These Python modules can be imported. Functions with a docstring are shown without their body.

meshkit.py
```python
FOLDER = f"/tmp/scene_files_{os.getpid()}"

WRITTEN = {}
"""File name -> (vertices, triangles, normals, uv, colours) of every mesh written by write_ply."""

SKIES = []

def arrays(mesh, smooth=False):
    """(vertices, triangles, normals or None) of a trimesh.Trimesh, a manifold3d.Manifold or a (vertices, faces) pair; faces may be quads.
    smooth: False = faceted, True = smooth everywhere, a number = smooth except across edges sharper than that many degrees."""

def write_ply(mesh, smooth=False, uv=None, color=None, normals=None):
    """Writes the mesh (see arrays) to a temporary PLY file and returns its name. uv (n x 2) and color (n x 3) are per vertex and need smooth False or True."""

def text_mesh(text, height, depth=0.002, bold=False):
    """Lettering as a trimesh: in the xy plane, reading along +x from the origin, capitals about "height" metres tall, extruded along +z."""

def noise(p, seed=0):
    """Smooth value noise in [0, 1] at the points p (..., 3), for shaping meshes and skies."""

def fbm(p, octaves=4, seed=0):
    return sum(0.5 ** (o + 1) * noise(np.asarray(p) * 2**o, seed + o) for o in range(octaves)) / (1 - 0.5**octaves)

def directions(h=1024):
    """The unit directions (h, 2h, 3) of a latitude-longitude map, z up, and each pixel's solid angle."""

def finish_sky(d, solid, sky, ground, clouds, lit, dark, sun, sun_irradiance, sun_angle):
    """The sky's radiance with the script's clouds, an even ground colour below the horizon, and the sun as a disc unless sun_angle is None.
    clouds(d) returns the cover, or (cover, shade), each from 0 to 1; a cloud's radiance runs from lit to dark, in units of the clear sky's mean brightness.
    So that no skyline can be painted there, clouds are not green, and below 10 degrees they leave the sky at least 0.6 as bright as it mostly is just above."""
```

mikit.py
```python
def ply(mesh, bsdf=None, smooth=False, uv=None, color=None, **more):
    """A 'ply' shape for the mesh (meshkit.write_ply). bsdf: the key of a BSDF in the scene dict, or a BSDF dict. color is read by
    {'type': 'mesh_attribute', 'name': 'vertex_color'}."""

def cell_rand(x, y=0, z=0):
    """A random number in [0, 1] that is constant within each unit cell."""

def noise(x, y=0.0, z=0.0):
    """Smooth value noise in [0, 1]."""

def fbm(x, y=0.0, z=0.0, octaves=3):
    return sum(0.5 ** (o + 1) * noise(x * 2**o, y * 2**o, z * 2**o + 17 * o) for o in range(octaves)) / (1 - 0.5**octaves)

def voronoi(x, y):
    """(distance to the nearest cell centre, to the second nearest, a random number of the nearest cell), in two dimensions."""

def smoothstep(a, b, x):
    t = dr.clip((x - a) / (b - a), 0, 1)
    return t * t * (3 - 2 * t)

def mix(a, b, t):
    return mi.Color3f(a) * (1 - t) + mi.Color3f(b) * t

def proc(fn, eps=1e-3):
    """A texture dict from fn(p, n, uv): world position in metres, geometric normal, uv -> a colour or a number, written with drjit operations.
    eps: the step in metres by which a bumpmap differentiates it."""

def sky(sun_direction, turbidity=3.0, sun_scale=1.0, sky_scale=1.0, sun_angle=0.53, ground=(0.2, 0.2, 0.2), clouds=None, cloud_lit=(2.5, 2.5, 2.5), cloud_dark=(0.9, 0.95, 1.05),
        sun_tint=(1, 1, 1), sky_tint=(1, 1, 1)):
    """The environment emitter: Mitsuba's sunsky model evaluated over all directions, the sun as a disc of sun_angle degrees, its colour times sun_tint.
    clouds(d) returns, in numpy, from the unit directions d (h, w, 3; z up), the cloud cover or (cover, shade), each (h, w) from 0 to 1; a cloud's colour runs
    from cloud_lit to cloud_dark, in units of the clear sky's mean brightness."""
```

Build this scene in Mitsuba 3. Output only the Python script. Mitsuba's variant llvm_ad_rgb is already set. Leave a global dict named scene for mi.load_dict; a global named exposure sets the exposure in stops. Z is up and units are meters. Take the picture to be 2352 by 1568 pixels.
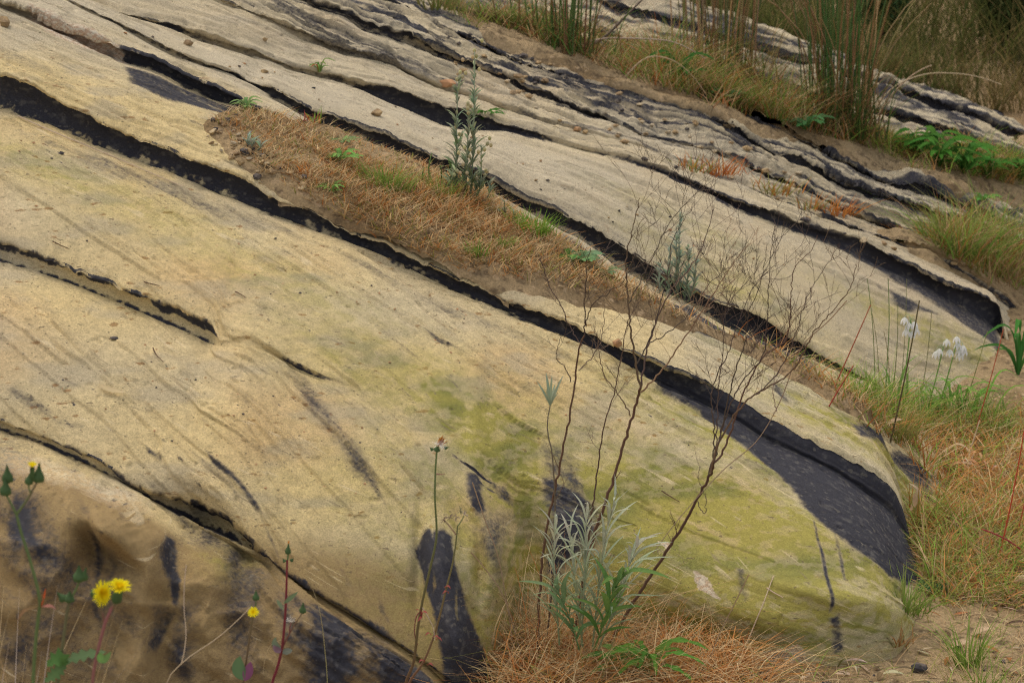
import math, random
import numpy as np
import trimesh
import drjit as dr
import mitsuba as mi
import mikit, meshkit
from mikit import proc, mix, smoothstep
from scipy.interpolate import PchipInterpolator
from scipy.ndimage import gaussian_filter, gaussian_filter1d
from scipy.spatial import cKDTree
import shapely
from shapely.geometry import Polygon, Point

T = mi.ScalarTransform4f
scene, labels = {}, {}

# ------------------------------------------------------------------ camera, sky, exposure
CAM, PITCH, HFOV = np.array([0.0, 0.0, 1.6]), math.radians(12.0), 29.0
FWD = np.array([0, math.cos(PITCH), -math.sin(PITCH)])
UPV = np.array([0, math.sin(PITCH), math.cos(PITCH)])
scene['camera'] = {
    'type': 'thinlens', 'fov': HFOV, 'fov_axis': 'x', 'near_clip': 0.05, 'far_clip': 200.0,
    'aperture_radius': 0.0045, 'focus_distance': 4.75,
    'to_world': T().look_at(origin=CAM.tolist(), target=(CAM + FWD).tolist(), up=[0, 0, 1])}
scene['sky'] = mikit.sky([-0.32, 0.22, 0.92], turbidity=3, sun_scale=0.3, sky_scale=1.0, sun_angle=40,
                         clouds=lambda d: 1.0, cloud_lit=(1.35, 1.35, 1.38))
exposure = 2.2

FPX = 1176.0 / math.tan(math.radians(HFOV / 2))      # focal length in the units my measurements were taken in


def at(u, v, Y):
    """World point at distance Y (metres along y) seen at the measured position u, v."""
    dx, dz = (u - 1176.0) / FPX, (784.0 - v) / FPX
    d = FWD + UPV * dz + np.array([1.0, 0, 0]) * dx
    return CAM + d * (Y / d[1])


def pix(P):
    q = np.asarray(P, float) - CAM
    w = q @ FWD
    return np.stack([1176 + FPX * q[..., 0] / w, 784 - FPX * (q @ UPV) / w], -1)


RNG = np.random.default_rng(7)


def fb(x, y, z=0.0, o=4, seed=0):
    x, y, z = np.broadcast_arrays(np.asarray(x, float), y, z)
    return meshkit.fbm(np.stack([x, y, z], -1), o, seed) * 2 - 1


def nz(x, y, z=0.0, seed=0):
    x, y, z = np.broadcast_arrays(np.asarray(x, float), y, z)
    return meshkit.noise(np.stack([x, y, z], -1), seed)


def sst(a, b, x):
    t = np.clip((x - a) / (b - a), 0, 1)
    return t * t * (3 - 2 * t)


# ------------------------------------------------------------------ the ground's height
def ground_z(x, y):
    x, y = np.asarray(x, float), np.asarray(y, float)
    a = 0.105 * np.log1p(np.exp((y - 6.6) / 0.8)) * 0.8
    b = 0.16 * np.log1p(np.exp((y - 13.0) / 1.0))
    n = 0.012 * fb(x * 0.9, y * 0.9, 0, 3, 5) - 0.012 * sst(6.5, 5.5, y) + 0.006 * fb(x * 6, y * 6, 0, 3, 6)
    return a + b + n


# ------------------------------------------------------------------ the outcrop
# distance of each ledge along its run (u, metres); keys without a distance of their own take it from here and from their neighbours
RUN = {'L3': [(0, 5.4), (750, 5.25), (1329, 5.1)], 'L4': [(72, 5.94), (650, 5.86)], 'L4b': [(396, 6.1), (970, 6.06), (1500, 6.02), (1829, 6.05)],
       'L5': [(284, 6.45), (1050, 6.75), (1600, 6.9), (2189, 7.2)], 'L6': [(533, 6.87), (1000, 7.1), (1500, 7.35), (2280, 7.58)],
       'L7': [(727, 7.27), (1100, 7.55), (1540, 7.8), (2063, 7.92)], 'L8': [(1000, 7.95), (1500, 8.15), (2225, 8.4)], 'L9': [(1050, 8.4), (1600, 8.6), (2352, 8.85), (2900, 9.2)],
       'L10': [(1100, 8.95), (1700, 9.25), (2352, 9.5), (2900, 9.9)], 'L11': [(1300, 9.7), (1850, 9.95), (2352, 10.15), (2900, 10.6)], 'L12': [(1500, 10.4), (2009, 10.6), (2352, 10.8), (2900, 11.3)]}
# ledges, front to back: (u, v of the foot, v of the lip, distance or None); ov: how far the lip hangs over
CURVES = [
    dict(n='base', s=0.85, ov=0.0, k=[(-500, 1720, 1720, 3.8), (600, 1720, 1720, 3.8), (1100, 1690, 1690, 3.87), (1180, 1560, 1560, 4.06), (1300, 1500, 1500, 4.22), (1500, 1490, 1490, 4.25), (1650, 1520, 1520, 4.2),
        (1750, 1548, 1548, 4.14), (1950, 1575, 1575, 4.11), (2060, 1555, 1555, 4.16), (2105, 1500, 1500, 4.33), (2125, 1430, 1430, 4.56), (2200, 1360, 1360, 4.83), (2900, 1340, 1340, 5.3)]),
    dict(n='L1', s=0.88, ov=0.03, k=[(-500, 770, 752, 4.4), (0, 985, 963, 4.25), (72, 1006, 989, None), (144, 1036, 1020, None), (216, 1072, 1050, None), (288, 1114, 1090, 4.2), (396, 1175, 1137, 4.17),
        (450, 1205, 1150, 4.15), (522, 1235, 1182, 4.1), (560, 1258, 1212, 4.08), (598, 1275, 1255, 4.05), (650, 1322, 1306, 4.02), (720, 1366, 1348, 3.99), (830, 1431, 1414, 3.95), (900, 1476, 1460, 3.93),
        (960, 1515, 1500, 3.92), (1010, 1557, 1546, 3.92), (1060, 1605, 1603, 3.93), (1100, 1610, 1610, 3.98), (1180, 1530, 1530, 4.1), (1300, 1470, 1470, 4.24), (1500, 1462, 1462, 4.27), (1650, 1495, 1495, 4.22), (1750, 1518, 1518, 4.155), (1950, 1540, 1540, 4.125),
        (2050, 1520, 1520, 4.175), (2098, 1475, 1475, 4.35), (2122, 1415, 1415, 4.58), (2200, 1342, 1342, 4.87), (2900, 1320, 1320, 5.35)]),
    dict(n='L2', s=0.95, ov=0.02, k=[(-500, 330, 290, 5.0), (0, 602, 540, 4.76), (72, 620, 567, None), (144, 644, 600, None), (234, 678, 636, None), (306, 707, 665, None), (378, 740, 690, None), (450, 772, 722, None),
        (485, 790, 745, 4.62), (508, 797, 786, 4.555), (565, 796, 787, 4.53), (612, 813, 801, 4.52), (673, 848, 834, 4.51), (738, 878, 866, 4.49), (810, 909, 902, 4.47), (930, 980, 977, 4.43),
        (1019, 1038, 1032, 4.38), (1062, 1074, 1062, 4.36), (1090, 1092, 1078, 4.345), (1120, 1118, 1106, 4.34), (1160, 1136, 1130, 4.345), (1190, 1146, 1144, 4.355), (1240, 1145, 1145, 4.39),
        (1400, 1190, 1190, 4.42), (1600, 1255, 1255, 4.37), (1800, 1305, 1305, 4.26), (1950, 1345, 1345, 4.20), (2025, 1365, 1365, 4.23), (2070, 1390, 1390, 4.30), (2104, 1425, 1425, 4.44), (2150, 1400, 1400, 4.66), (2200, 1330, 1330, 4.92), (2900, 1300, 1300, 5.4)]),
    dict(n='L3', s=1.05, ov=0.025, k=[(-500, 40, -60, 5.55), (0, 248, 162, 5.4), (49, 264, 184, None), (144, 302, 230, None), (216, 332, 266, None), (288, 358, 302, None), (378, 394, 338, None), (450, 424, 369, None), (540, 464, 404, None),
        (630, 500, 443, None), (756, 546, 497, None), (847, 580, 545, None), (926, 614, 574, None), (1005, 650, 616, None), (1095, 690, 660, None), (1185, 726, 693, None), (1293, 772, 737, None), (1329, 785, 755, None),
        (1401, 818, 785, None), (1473, 855, 810, None), (1600, 922, 868, None), (1685, 966, 909, 4.97), (1757, 1012, 950, 4.93), (1829, 1044, 989, 4.9), (1901, 1078, 1025, 4.88), (1991, 1136, 1075, 4.87), (2040, 1172, 1108, 4.88), (2072, 1215, 1160, 4.9),
        (2105, 1290, 1270, 4.93), (2160, 1340, 1330, 4.95), (2300, 1340, 1330, 5.0), (2900, 1300, 1290, 5.5)]),
    dict(n='L4', s=1.2, ov=0.04, k=[(-500, -180, -215, 6.2), (0, 28, 2, 5.95), (72, 56, 22, None), (144, 90, 52, None), (216, 118, 76, None), (281, 140, 104, None), (360, 166, 133, None), (450, 208, 173, None), (533, 244, 209, None), (576, 260, 232, None), (637, 280, 256, None),
        (680, 298, 286, 5.85), (720, 308, 306, 5.87), (847, 350, 350, 5.9), (969, 395, 395, 5.95), (1131, 455, 455, 5.92), (1275, 535, 535, 5.85), (1426, 635, 635, 5.8), (1577, 715, 715, 5.8), (1707, 785, 785, 5.8), (1829, 835, 835, 5.85), (1937, 890, 890, 5.85),
        (2050, 960, 960, 5.8), (2150, 1090, 1090, 5.5), (2220, 1180, 1180, 5.45), (2400, 1200, 1200, 5.6), (2900, 1180, 1180, 6.0)]),
    dict(n='L4b', s=1.25, ov=0.03, k=[(-500, -260, -270, 6.5), (0, -60, -70, 6.25), (120, -10, -20, 6.2), (245, 48, 36, 6.1), (306, 80, 65, None), (396, 130, 112, None), (468, 160, 140, None), (533, 184, 162, None), (583, 206, 191, None), (612, 222, 194, None), (666, 250, 216, None),
        (738, 290, 248, None), (847, 332, 288, None), (897, 352, 306, None), (969, 380, 343, None), (1059, 422, 374, None), (1131, 445, 403, None), (1203, 490, 446, None), (1275, 522, 472, None), (1365, 572, 518, None), (1426, 620, 554, None), (1500, 662, 602, None), (1577, 702, 652, None),
        (1649, 745, 683, None), (1707, 770, 704, None), (1757, 790, 726, None), (1793, 805, 755, None), (1829, 820, 780, None), (1894, 842, 819, 6.08), (1937, 860, 838, 6.1), (2000, 890, 875, 6.15), (2080, 930, 922, 6.2), (2200, 960, 956, 6.4), (2310, 960, 955, 6.6), (2400, 990, 985, 6.65), (2900, 1000, 995, 6.9)]),
    dict(n='L5', s=1.4, ov=0.03, k=[(-500, -310, -330, 7.0), (100, -40, -50, 6.75), (284, 42, 31, None), (392, 70, 54, None), (464, 102, 76, None), (533, 122, 97, None), (612, 146, 126, None), (684, 172, 155, None), (738, 184, 166, None), (789, 196, 173, None), (840, 215, 183, None), (879, 235, 191, None),
        (951, 265, 216, None), (1023, 290, 241, None), (1060, 297, 250, None), (1142, 298, 281, None), (1221, 314, 302, None), (1310, 340, 332, None), (1401, 362, 353, None), (1505, 394, 382, None), (1613, 440, 425, None), (1757, 502, 479, None), (1865, 542, 517, None), (1955, 580, 542, None), (2027, 612, 571, None),
        (2117, 652, 614, None), (2189, 690, 647, None), (2261, 732, 676, None), (2297, 765, 705, 7.25), (2320, 830, 780, 7.2), (2345, 920, 900, 7.0), (2420, 960, 955, 7.0), (2900, 960, 955, 7.3)]),
    dict(n='L6', s=1.5, ov=0.02, k=[(-500, -420, -440, 7.6), (300, -70, -85, 6.9), (533, 18, 3, None), (612, 48, 32, None), (684, 80, 61, None), (756, 108, 90, None), (847, 140, 119, None), (933, 178, 162, None), (1012, 212, 198, None), (1113, 236, 228, None), (1167, 258, 248, None), (1310, 310, 302, None),
        (1450, 345, 338, None), (1600, 402, 394, None), (1700, 440, 428, None), (1850, 500, 484, None), (2000, 548, 530, None), (2150, 610, 590, None), (2280, 680, 665, None), (2400, 760, 750, 7.6), (2900, 900, 890, 7.9)]),
    dict(n='L7', s=1.6, ov=0.03, k=[(-500, -480, -510, 8.2), (500, -90, -110, 7.2), (727, 18, -2, None), (792, 40, 22, None), (829, 66, 40, None), (897, 88, 61, None), (951, 106, 79, None), (1023, 140, 112, None), (1095, 170, 144, None), (1167, 202, 173, None), (1221, 230, 204, None), (1275, 245, 216, None), (1329, 270, 245, None),
        (1401, 296, 266, None), (1455, 322, 295, None), (1509, 332, 317, None), (1588, 342, 328, None), (1667, 368, 353, None), (1721, 392, 374, None), (1793, 425, 400, None), (1865, 462, 443, None), (1973, 508, 486, None), (2063, 540, 518, None), (2117, 556, 540, None), (2250, 600, 590, None), (2400, 680, 670, 8.1), (2900, 860, 850, 8.4)]),
    dict(n='L8', s=1.75, ov=0.03, k=[(-500, -540, -560, 9.0), (700, -80, -95, 8.0), (1000, 62, 50, None), (1088, 104, 86, None), (1135, 130, 112, None), (1185, 150, 133, None), (1257, 172, 155, None), (1400, 215, 205, None), (1550, 255, 244, None), (1685, 310, 288, None), (1757, 355, 335, None), (1847, 395, 364, None), (1937, 438, 407, None), (2045, 474, 443, None),
        (2153, 508, 479, None), (2225, 530, 504, None), (2400, 590, 570, None), (2900, 760, 740, 9.0)]),
    dict(n='L9', s=1.9, ov=0.03, k=[(-500, -590, -610, 9.6), (800, -80, -95, 8.6), (1050, 40, 28, None), (1200, 92, 80, None), (1400, 172, 160, None), (1600, 232, 221, None), (1750, 296, 283, None), (1847, 340, 324, None), (1937, 378, 358, None), (2027, 430, 411, None), (2117, 448, 425, None), (2225, 490, 462, None), (2352, 545, 528, None), (2900, 700, 680, None)]),
    dict(n='L10', s=2.1, ov=0.03, k=[(-500, -640, -655, 10.3), (900, -80, -95, 9.2), (1100, 52, 38, None), (1400, 146, 132, None), (1700, 232, 216, None), (1850, 280, 268, None), (2009, 312, 292, None), (2120, 345, 318, None), (2200, 372, 345, None), (2352, 425, 400, None), (2900, 580, 560, None)]),
    dict(n='L11', s=2.25, ov=0.03, k=[(-500, -700, -715, 11), (1000, -60, -75, 9.8), (1300, 58, 44, None), (1600, 148, 134, None), (1850, 218, 206, None), (2050, 272, 252, None), (2200, 330, 296, None), (2352, 392, 352, None), (2900, 540, 500, None)]),
    dict(n='L12', s=2.4, ov=0.03, k=[(-500, -760, -775, 11.8), (1100, -60, -75, 10.3), (1500, 42, 30, None), (1800, 132, 120, None), (2009, 192, 180, None), (2150, 250, 226, None), (2352, 330, 300, None), (2900, 470, 440, None)]),
    dict(n='crest', s=2.6, ov=0.0, k=[(-500, -800, -800, 12.5), (1200, -80, -80, 11.0), (1600, 12, 12, 10.9), (1900, 112, 112, 10.9), (2009, 160, 160, 11.0), (2200, 226, 226, 11.3), (2352, 278, 278, 11.6), (2900, 400, 400, 12.5)]),
    dict(n='back', s=2.7, ov=0.0, k=[(-500, -790, -790, 14.0), (1200, -60, -60, 12.2), (1600, 30, 30, 11.8), (1900, 130, 130, 11.8), (2009, 178, 178, 11.9), (2200, 244, 244, 12.2), (2352, 296, 296, 12.5), (2900, 420, 420, 13.5)]),
]
#       rows of the bed above each ledge, convex bulge (m), noise size
BEDS = [(80, 0.0, 0.006), (140, 0.045, 0.005), (160, 0.03, 0.005), (100, 0.02, 0.006), (34, 0.012, 0.008), (80, 0.02, 0.007), (44, 0.012, 0.012), (40, 0.01, 0.014),
        (36, 0.01, 0.018), (26, 0.0, 0.02), (26, 0.0, 0.025), (24, 0.0, 0.028), (24, 0.0, 0.03), (24, 0.0, 0.03), (8, 0.0, 0.02)]
FACE = [1, 14, 14, 18, 14, 14, 14, 8, 10, 9, 8, 8, 8, 8, 1]
XI = np.r_[np.linspace(-2.1, -1.4, 40, endpoint=False), np.linspace(-1.4, 1.4, 780, endpoint=False), np.linspace(1.4, 2.3, 50)]
NX = len(XI)
for c in CURVES:
    F, L = [], []
    known = sorted(dict([(k[0], k[3]) for k in c['k'] if k[3] is not None] + RUN.get(c['n'], [])).items())
    run = PchipInterpolator(*np.array(known, float).T)
    for (u, vf, vl, Y) in c['k']:
        Y = float(run(u)) if Y is None else Y
        open_ = min(1.0, abs(vf - vl) / 25.0)
        F.append(at(u, vf, Y)); L.append(at(u, vl, Y - c['ov'] * open_ * (0.1 if c['n'] == 'L3' and u > 1640 else 1) + 0.004 + (0.02 if c['n'] == 'L3' and u > 1640 else 0)))
    c['F'], c['L'] = np.array(F), np.array(L)


def curve_eval(P, x):
    o = np.argsort(P[:, 0])
    P = P[o]
    keep = np.r_[True, np.diff(P[:, 0]) > 1e-4]
    P = P[keep]
    xc = np.clip(x, P[0, 0], P[-1, 0])
    return PchipInterpolator(P[:, 0], P[:, 1])(xc), PchipInterpolator(P[:, 0], P[:, 2])(xc)


# a stack of rows (constant x stations) from front to back; every row knows its ledge, whether it is face or bed, and its share t
row_seg, row_face, row_t, row_s = [], [], [], []
for i in range(len(CURVES) - 1):
    for s in np.linspace(0, 1, FACE[i], endpoint=False):
        row_seg.append(i); row_face.append(True); row_t.append(s); row_s.append(CURVES[i]['s'])
    nb = BEDS[i][0]
    for s in np.linspace(0, 1, nb, endpoint=False) ** 1.0:
        row_seg.append(i); row_face.append(False); row_t.append(s); row_s.append(CURVES[i]['s'] * (1 - s) + CURVES[i + 1]['s'] * s)
row_seg, row_face, row_t, row_s = map(np.array, (row_seg, row_face, row_t, row_s))
NR = len(row_seg)
GX = row_s[:, None] * XI[None, :]
GY, GZ = np.zeros_like(GX), np.zeros_like(GX)
OPEN = np.zeros_like(GX)                                      # how tall the ledge is here (m)
for i in range(len(CURVES) - 1):
    A, B = CURVES[i], CURVES[i + 1]
    for face in (True, False):
        m = np.nonzero((row_seg == i) & (row_face == face))[0]
        if not len(m):
            continue
        x, t = GX[m], row_t[m][:, None]
        yf, zf = curve_eval(A['F'], x); yl, zl = curve_eval(A['L'], x)
        h = np.maximum(zl - zf, 0)
        # ragged lips
        rag = np.clip(h / 0.04, 0, 1) * (0.011 * fb(x * 11, i * 7.3, 0, 4, 20 + i) + 0.008 * fb(x * 55, i * 3.1, 0, 3, 40 + i)) * (1 + 0.6 * (i > 6))
        ragy = -1.2 * np.clip(h / 0.04, 0, 1) * 0.012 * fb(x * 13, i * 5.7, 2.0, 4, 60 + i)
        if face:
            zl, yl = zl + rag, yl + ragy
            OPEN[m] = h
            GY[m] = yf + (yl - yf) * t ** 3 + np.minimum(0.25 * h, 0.018) * (1 - sst(.2, .5, x) * (i == 3)) * np.sin(np.pi * t) * (1 - 0.4 * t)
            GZ[m] = zf + (zl - zf) * t
        else:
            yb, zb = curve_eval(B['F'], x)
            yb = np.maximum(yb, yl + 0.01)
            b = BEDS[i][1] * np.clip((yb - yl) / 0.5, 0, 1.4)
            OPEN[m] = h
            # the low front stands up steeply and rounds over; the slabs above are gently arched
            w = 1.0 if i == 0 else sst(-0.15, 0.25, x) if i == 1 else 0.0
            b = b * (1 - w)
            ty, tz = 1 - np.cos(t * np.pi / 2) * 1.0, np.sin(t * np.pi / 2)
            GY[m] = yl + (yb - yl) * (t * (1 - w) + ty * w)
            GZ[m] = zl + (zb - zl) * (t * (1 - w) + tz * w) + b * 4 * t * (1 - t) * (1 - 0.3 * t)
            near = np.exp(-t * np.maximum(yb - yl, 0.02) / 0.03)      # the broken edge reaches back only a few centimetres
            GZ[m] += rag * near; GY[m] += ragy * near
            # the lip is rounded over a centimetre or two
            GZ[m] -= np.clip(h / 0.05, 0, 1) * 0.012 * np.exp(-t * np.maximum(yb - yl, 0.02) / 0.012)

# soften the joins where a ledge has died out, so that bed runs into bed
sm_y, sm_z = gaussian_filter1d(GY, 14, axis=0), gaussian_filter1d(GZ, 14, axis=0)
near_face = np.zeros(NR)
flat = np.zeros_like(GX)
for i in (1, 2):
    m = np.nonzero((row_seg == i) & row_face)[0]
    h = OPEN[m[0]]
    dist = np.abs(np.arange(NR) - m.mean())[:, None]
    flat = np.maximum(flat, sst(0.02, 0.004, h)[None, :] * sst(60, 25, dist))
flat = gaussian_filter(flat, (3, 6))
GY, GZ = GY * (1 - flat) + sm_y * flat, GZ * (1 - flat) + sm_z * flat
BASE = np.stack([GX, GY, GZ], -1)


def normals_of(P):
    du, dv = np.gradient(P, axis=1), np.gradient(P, axis=0)
    n = np.cross(du, dv)
    return n / np.maximum(np.linalg.norm(n, axis=-1, keepdims=True), 1e-9)


# path length across the beds, used as the second coordinate of everything that runs along the bedding
vis = slice(int(NX * 0.2), int(NX * 0.75))
_step = np.linalg.norm(np.diff(BASE[:, vis], axis=0), axis=-1)
Q = np.r_[0, np.cumsum(np.where(row_seg[1:] == 0, np.percentile(_step, 85, axis=1), _step.mean(1)))]
_pb = pix(BASE.reshape(-1, 3))
_tree = cKDTree(_pb[::1])


_pts = BASE.reshape(-1, 3)


def locate(u, v, rows=None):
    """(x, q, world point) of the outcrop's surface seen at u, v: the nearest of the layers found there."""
    d, k = _tree.query([u, v], 12)
    k = k[d < d[0] + 4]
    j = k[np.argmin(_pts[k, 1])]
    return GX.reshape(-1)[j], Q[j // NX], _pts[j]


def patch_mask(poly, soft=0.02, warp=0.02, wf=14.0, seed=0):
    """Share from 0 to 1 of a patch whose outline is poly, with a ragged, noisy edge; measured in x and q on the rock."""
    pts = [locate(u, v)[:2] for u, v in poly]
    P = Polygon(pts).buffer(0)
    x0, q0, x1, q1 = P.bounds
    pad = soft * 2 + warp * 2
    rows = np.nonzero((Q > q0 - pad) & (Q < q1 + pad))[0]
    out = np.zeros_like(GX)
    if not len(rows):
        return out
    x = GX[rows]; q = np.broadcast_to(Q[rows][:, None], x.shape)
    m = (x > x0 - pad) & (x < x1 + pad)
    xs, qs = x[m], q[m]
    xs2 = xs + warp * fb(xs * wf, qs * wf, seed, 4, seed + 100)
    qs2 = qs + warp * fb(xs * wf, qs * wf, seed + 5, 4, seed + 101)
    g = shapely.points(xs2, qs2)
    inside = shapely.contains(P, g)
    dist = shapely.distance(P.boundary, g)
    sd = np.where(inside, dist, -dist)
    o = np.zeros(x.shape); o[m] = sst(-soft, soft, sd)
    out[rows] = o
    return out
# ------------------------------------------------------------------ relief of the rock
nrm = normals_of(BASE)
qq = np.broadcast_to(Q[:, None], GX.shape)
# everything fine on the beds runs along the bedding: long in x, short in q
sx, sq = GX + 0.03 * fb(GX * 3, qq * 3, 0, 2, 1), qq + 0.022 * fb(GX * 1.8, qq * 2.2, 0, 3, 2)
# on the two big front beds the laminae swing down to the right, across the slope
swing = np.where((row_seg == 1) | (row_seg == 2) | (row_seg == 0), 1.0, 0.0)[:, None] * np.ones_like(GX)
swing = gaussian_filter1d(swing, 6, axis=0)
psi = sq + swing * (0.42 * np.maximum(GX + 1.3, 0) - 0.10 * np.maximum(GX - 0.2, 0) + 0.02 * fb(GX * 2, qq * 2, 0, 2, 13))
sq = psi
lay1 = fb(sx * 2.2, sq * 16, 0, 4, 3)                 # broad low layering
lay2 = fb(sx * 9, sq * 60, 0, 3, 4)                   # fine lamination
lump = fb(GX * 5, GY * 5, GZ * 5, 4, 5)
rough = fb(GX * 30, GY * 30, GZ * 30, 3, 6)
tiny = fb(GX * 90, GY * 90, GZ * 90, 2, 7)
amp = np.array([BEDS[i][2] for i in row_seg])[:, None]
far = sst(4.5, 8.5, row_seg.astype(float))[:, None] * np.ones_like(GX)
facem = row_face[:, None] * np.clip(OPEN / 0.02, 0, 1)
facem = gaussian_filter(facem, (0.8, 1.0))
edge = np.zeros_like(GX)                                # a broken band along each lip
for i in range(1, len(CURVES) - 1):
    r0 = np.nonzero((row_seg == i) & ~row_face)[0][0]
    edge = np.maximum(edge, np.exp(-np.abs(qq - Q[r0]) / 0.014) * np.clip(OPEN[r0] / 0.03, 0, 1)[None])
calm = sst(-.25, .35, fb(GX * 1.7, qq * 2.6, 2, 3, 14))          # where the laminae show and where the rock is worn smooth
disp = amp * ((0.35 + 0.7 * calm) * lay1 + 1.3 * lump) + 0.0016 * calm * lay2 * (1 - facem)
front = np.where(row_seg == 0, sst(.85, 0.5, row_t), 0.0)[:, None]   # the sheer part of the lowest face
rid = 1 - np.abs(fb(GX * 7, GY * 7, GZ * 7, 3, 19)) * 2.2
disp += front * (0.030 * fb(GX * 9, GY * 9, GZ * 9, 4, 18) + 0.022 * rid * rid * np.sign(rid) + 0.006 * rough)
nose = sst(0.35, 0.75, GX) * (swing > .5)
disp *= 1 - 0.6 * nose + 0.0012 * rough + facem * ((0.003 + 0.006 * far) * rough + 0.003 * tiny) + edge * (0.005 * rough + 0.004 * tiny + 0.006 * fb(GX * 40, GY * 40, GZ * 40, 3, 8))
# far off the rock is broken into small blocks and thin shelves
blocky = np.round(2.2 * fb(sx * 4, sq * 9, 3, 3, 11)) / 2.2
disp += far * (0.012 * blocky + 0.014 * fb(GX * 12, GY * 12, GZ * 18, 3, 12) + 0.010 * np.round(2.5 * fb(sx * 8, sq * 22, 7, 3, 16)) / 2.5)
# thin shelves on the smooth beds: each stands a few mm proud and breaks off along its lower edge
for k, (f, hgt, th, sd) in enumerate([(2.5, 0.006, 0.12, 31), (4.0, 0.004, 0.2, 32), (1.6, 0.009, 0.25, 33)]):
    disp += 0.8 * hgt * (1 - 0.75 * sst(-.35, .1, GX) * (row_seg == 1)[:, None]) * sst(th, th + 0.03, fb(sx * f, sq * f * 6, k, 4, sd) + 0.35 * (calm - .6)) * (1 - facem) * (1 - 0.7 * nose)
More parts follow.
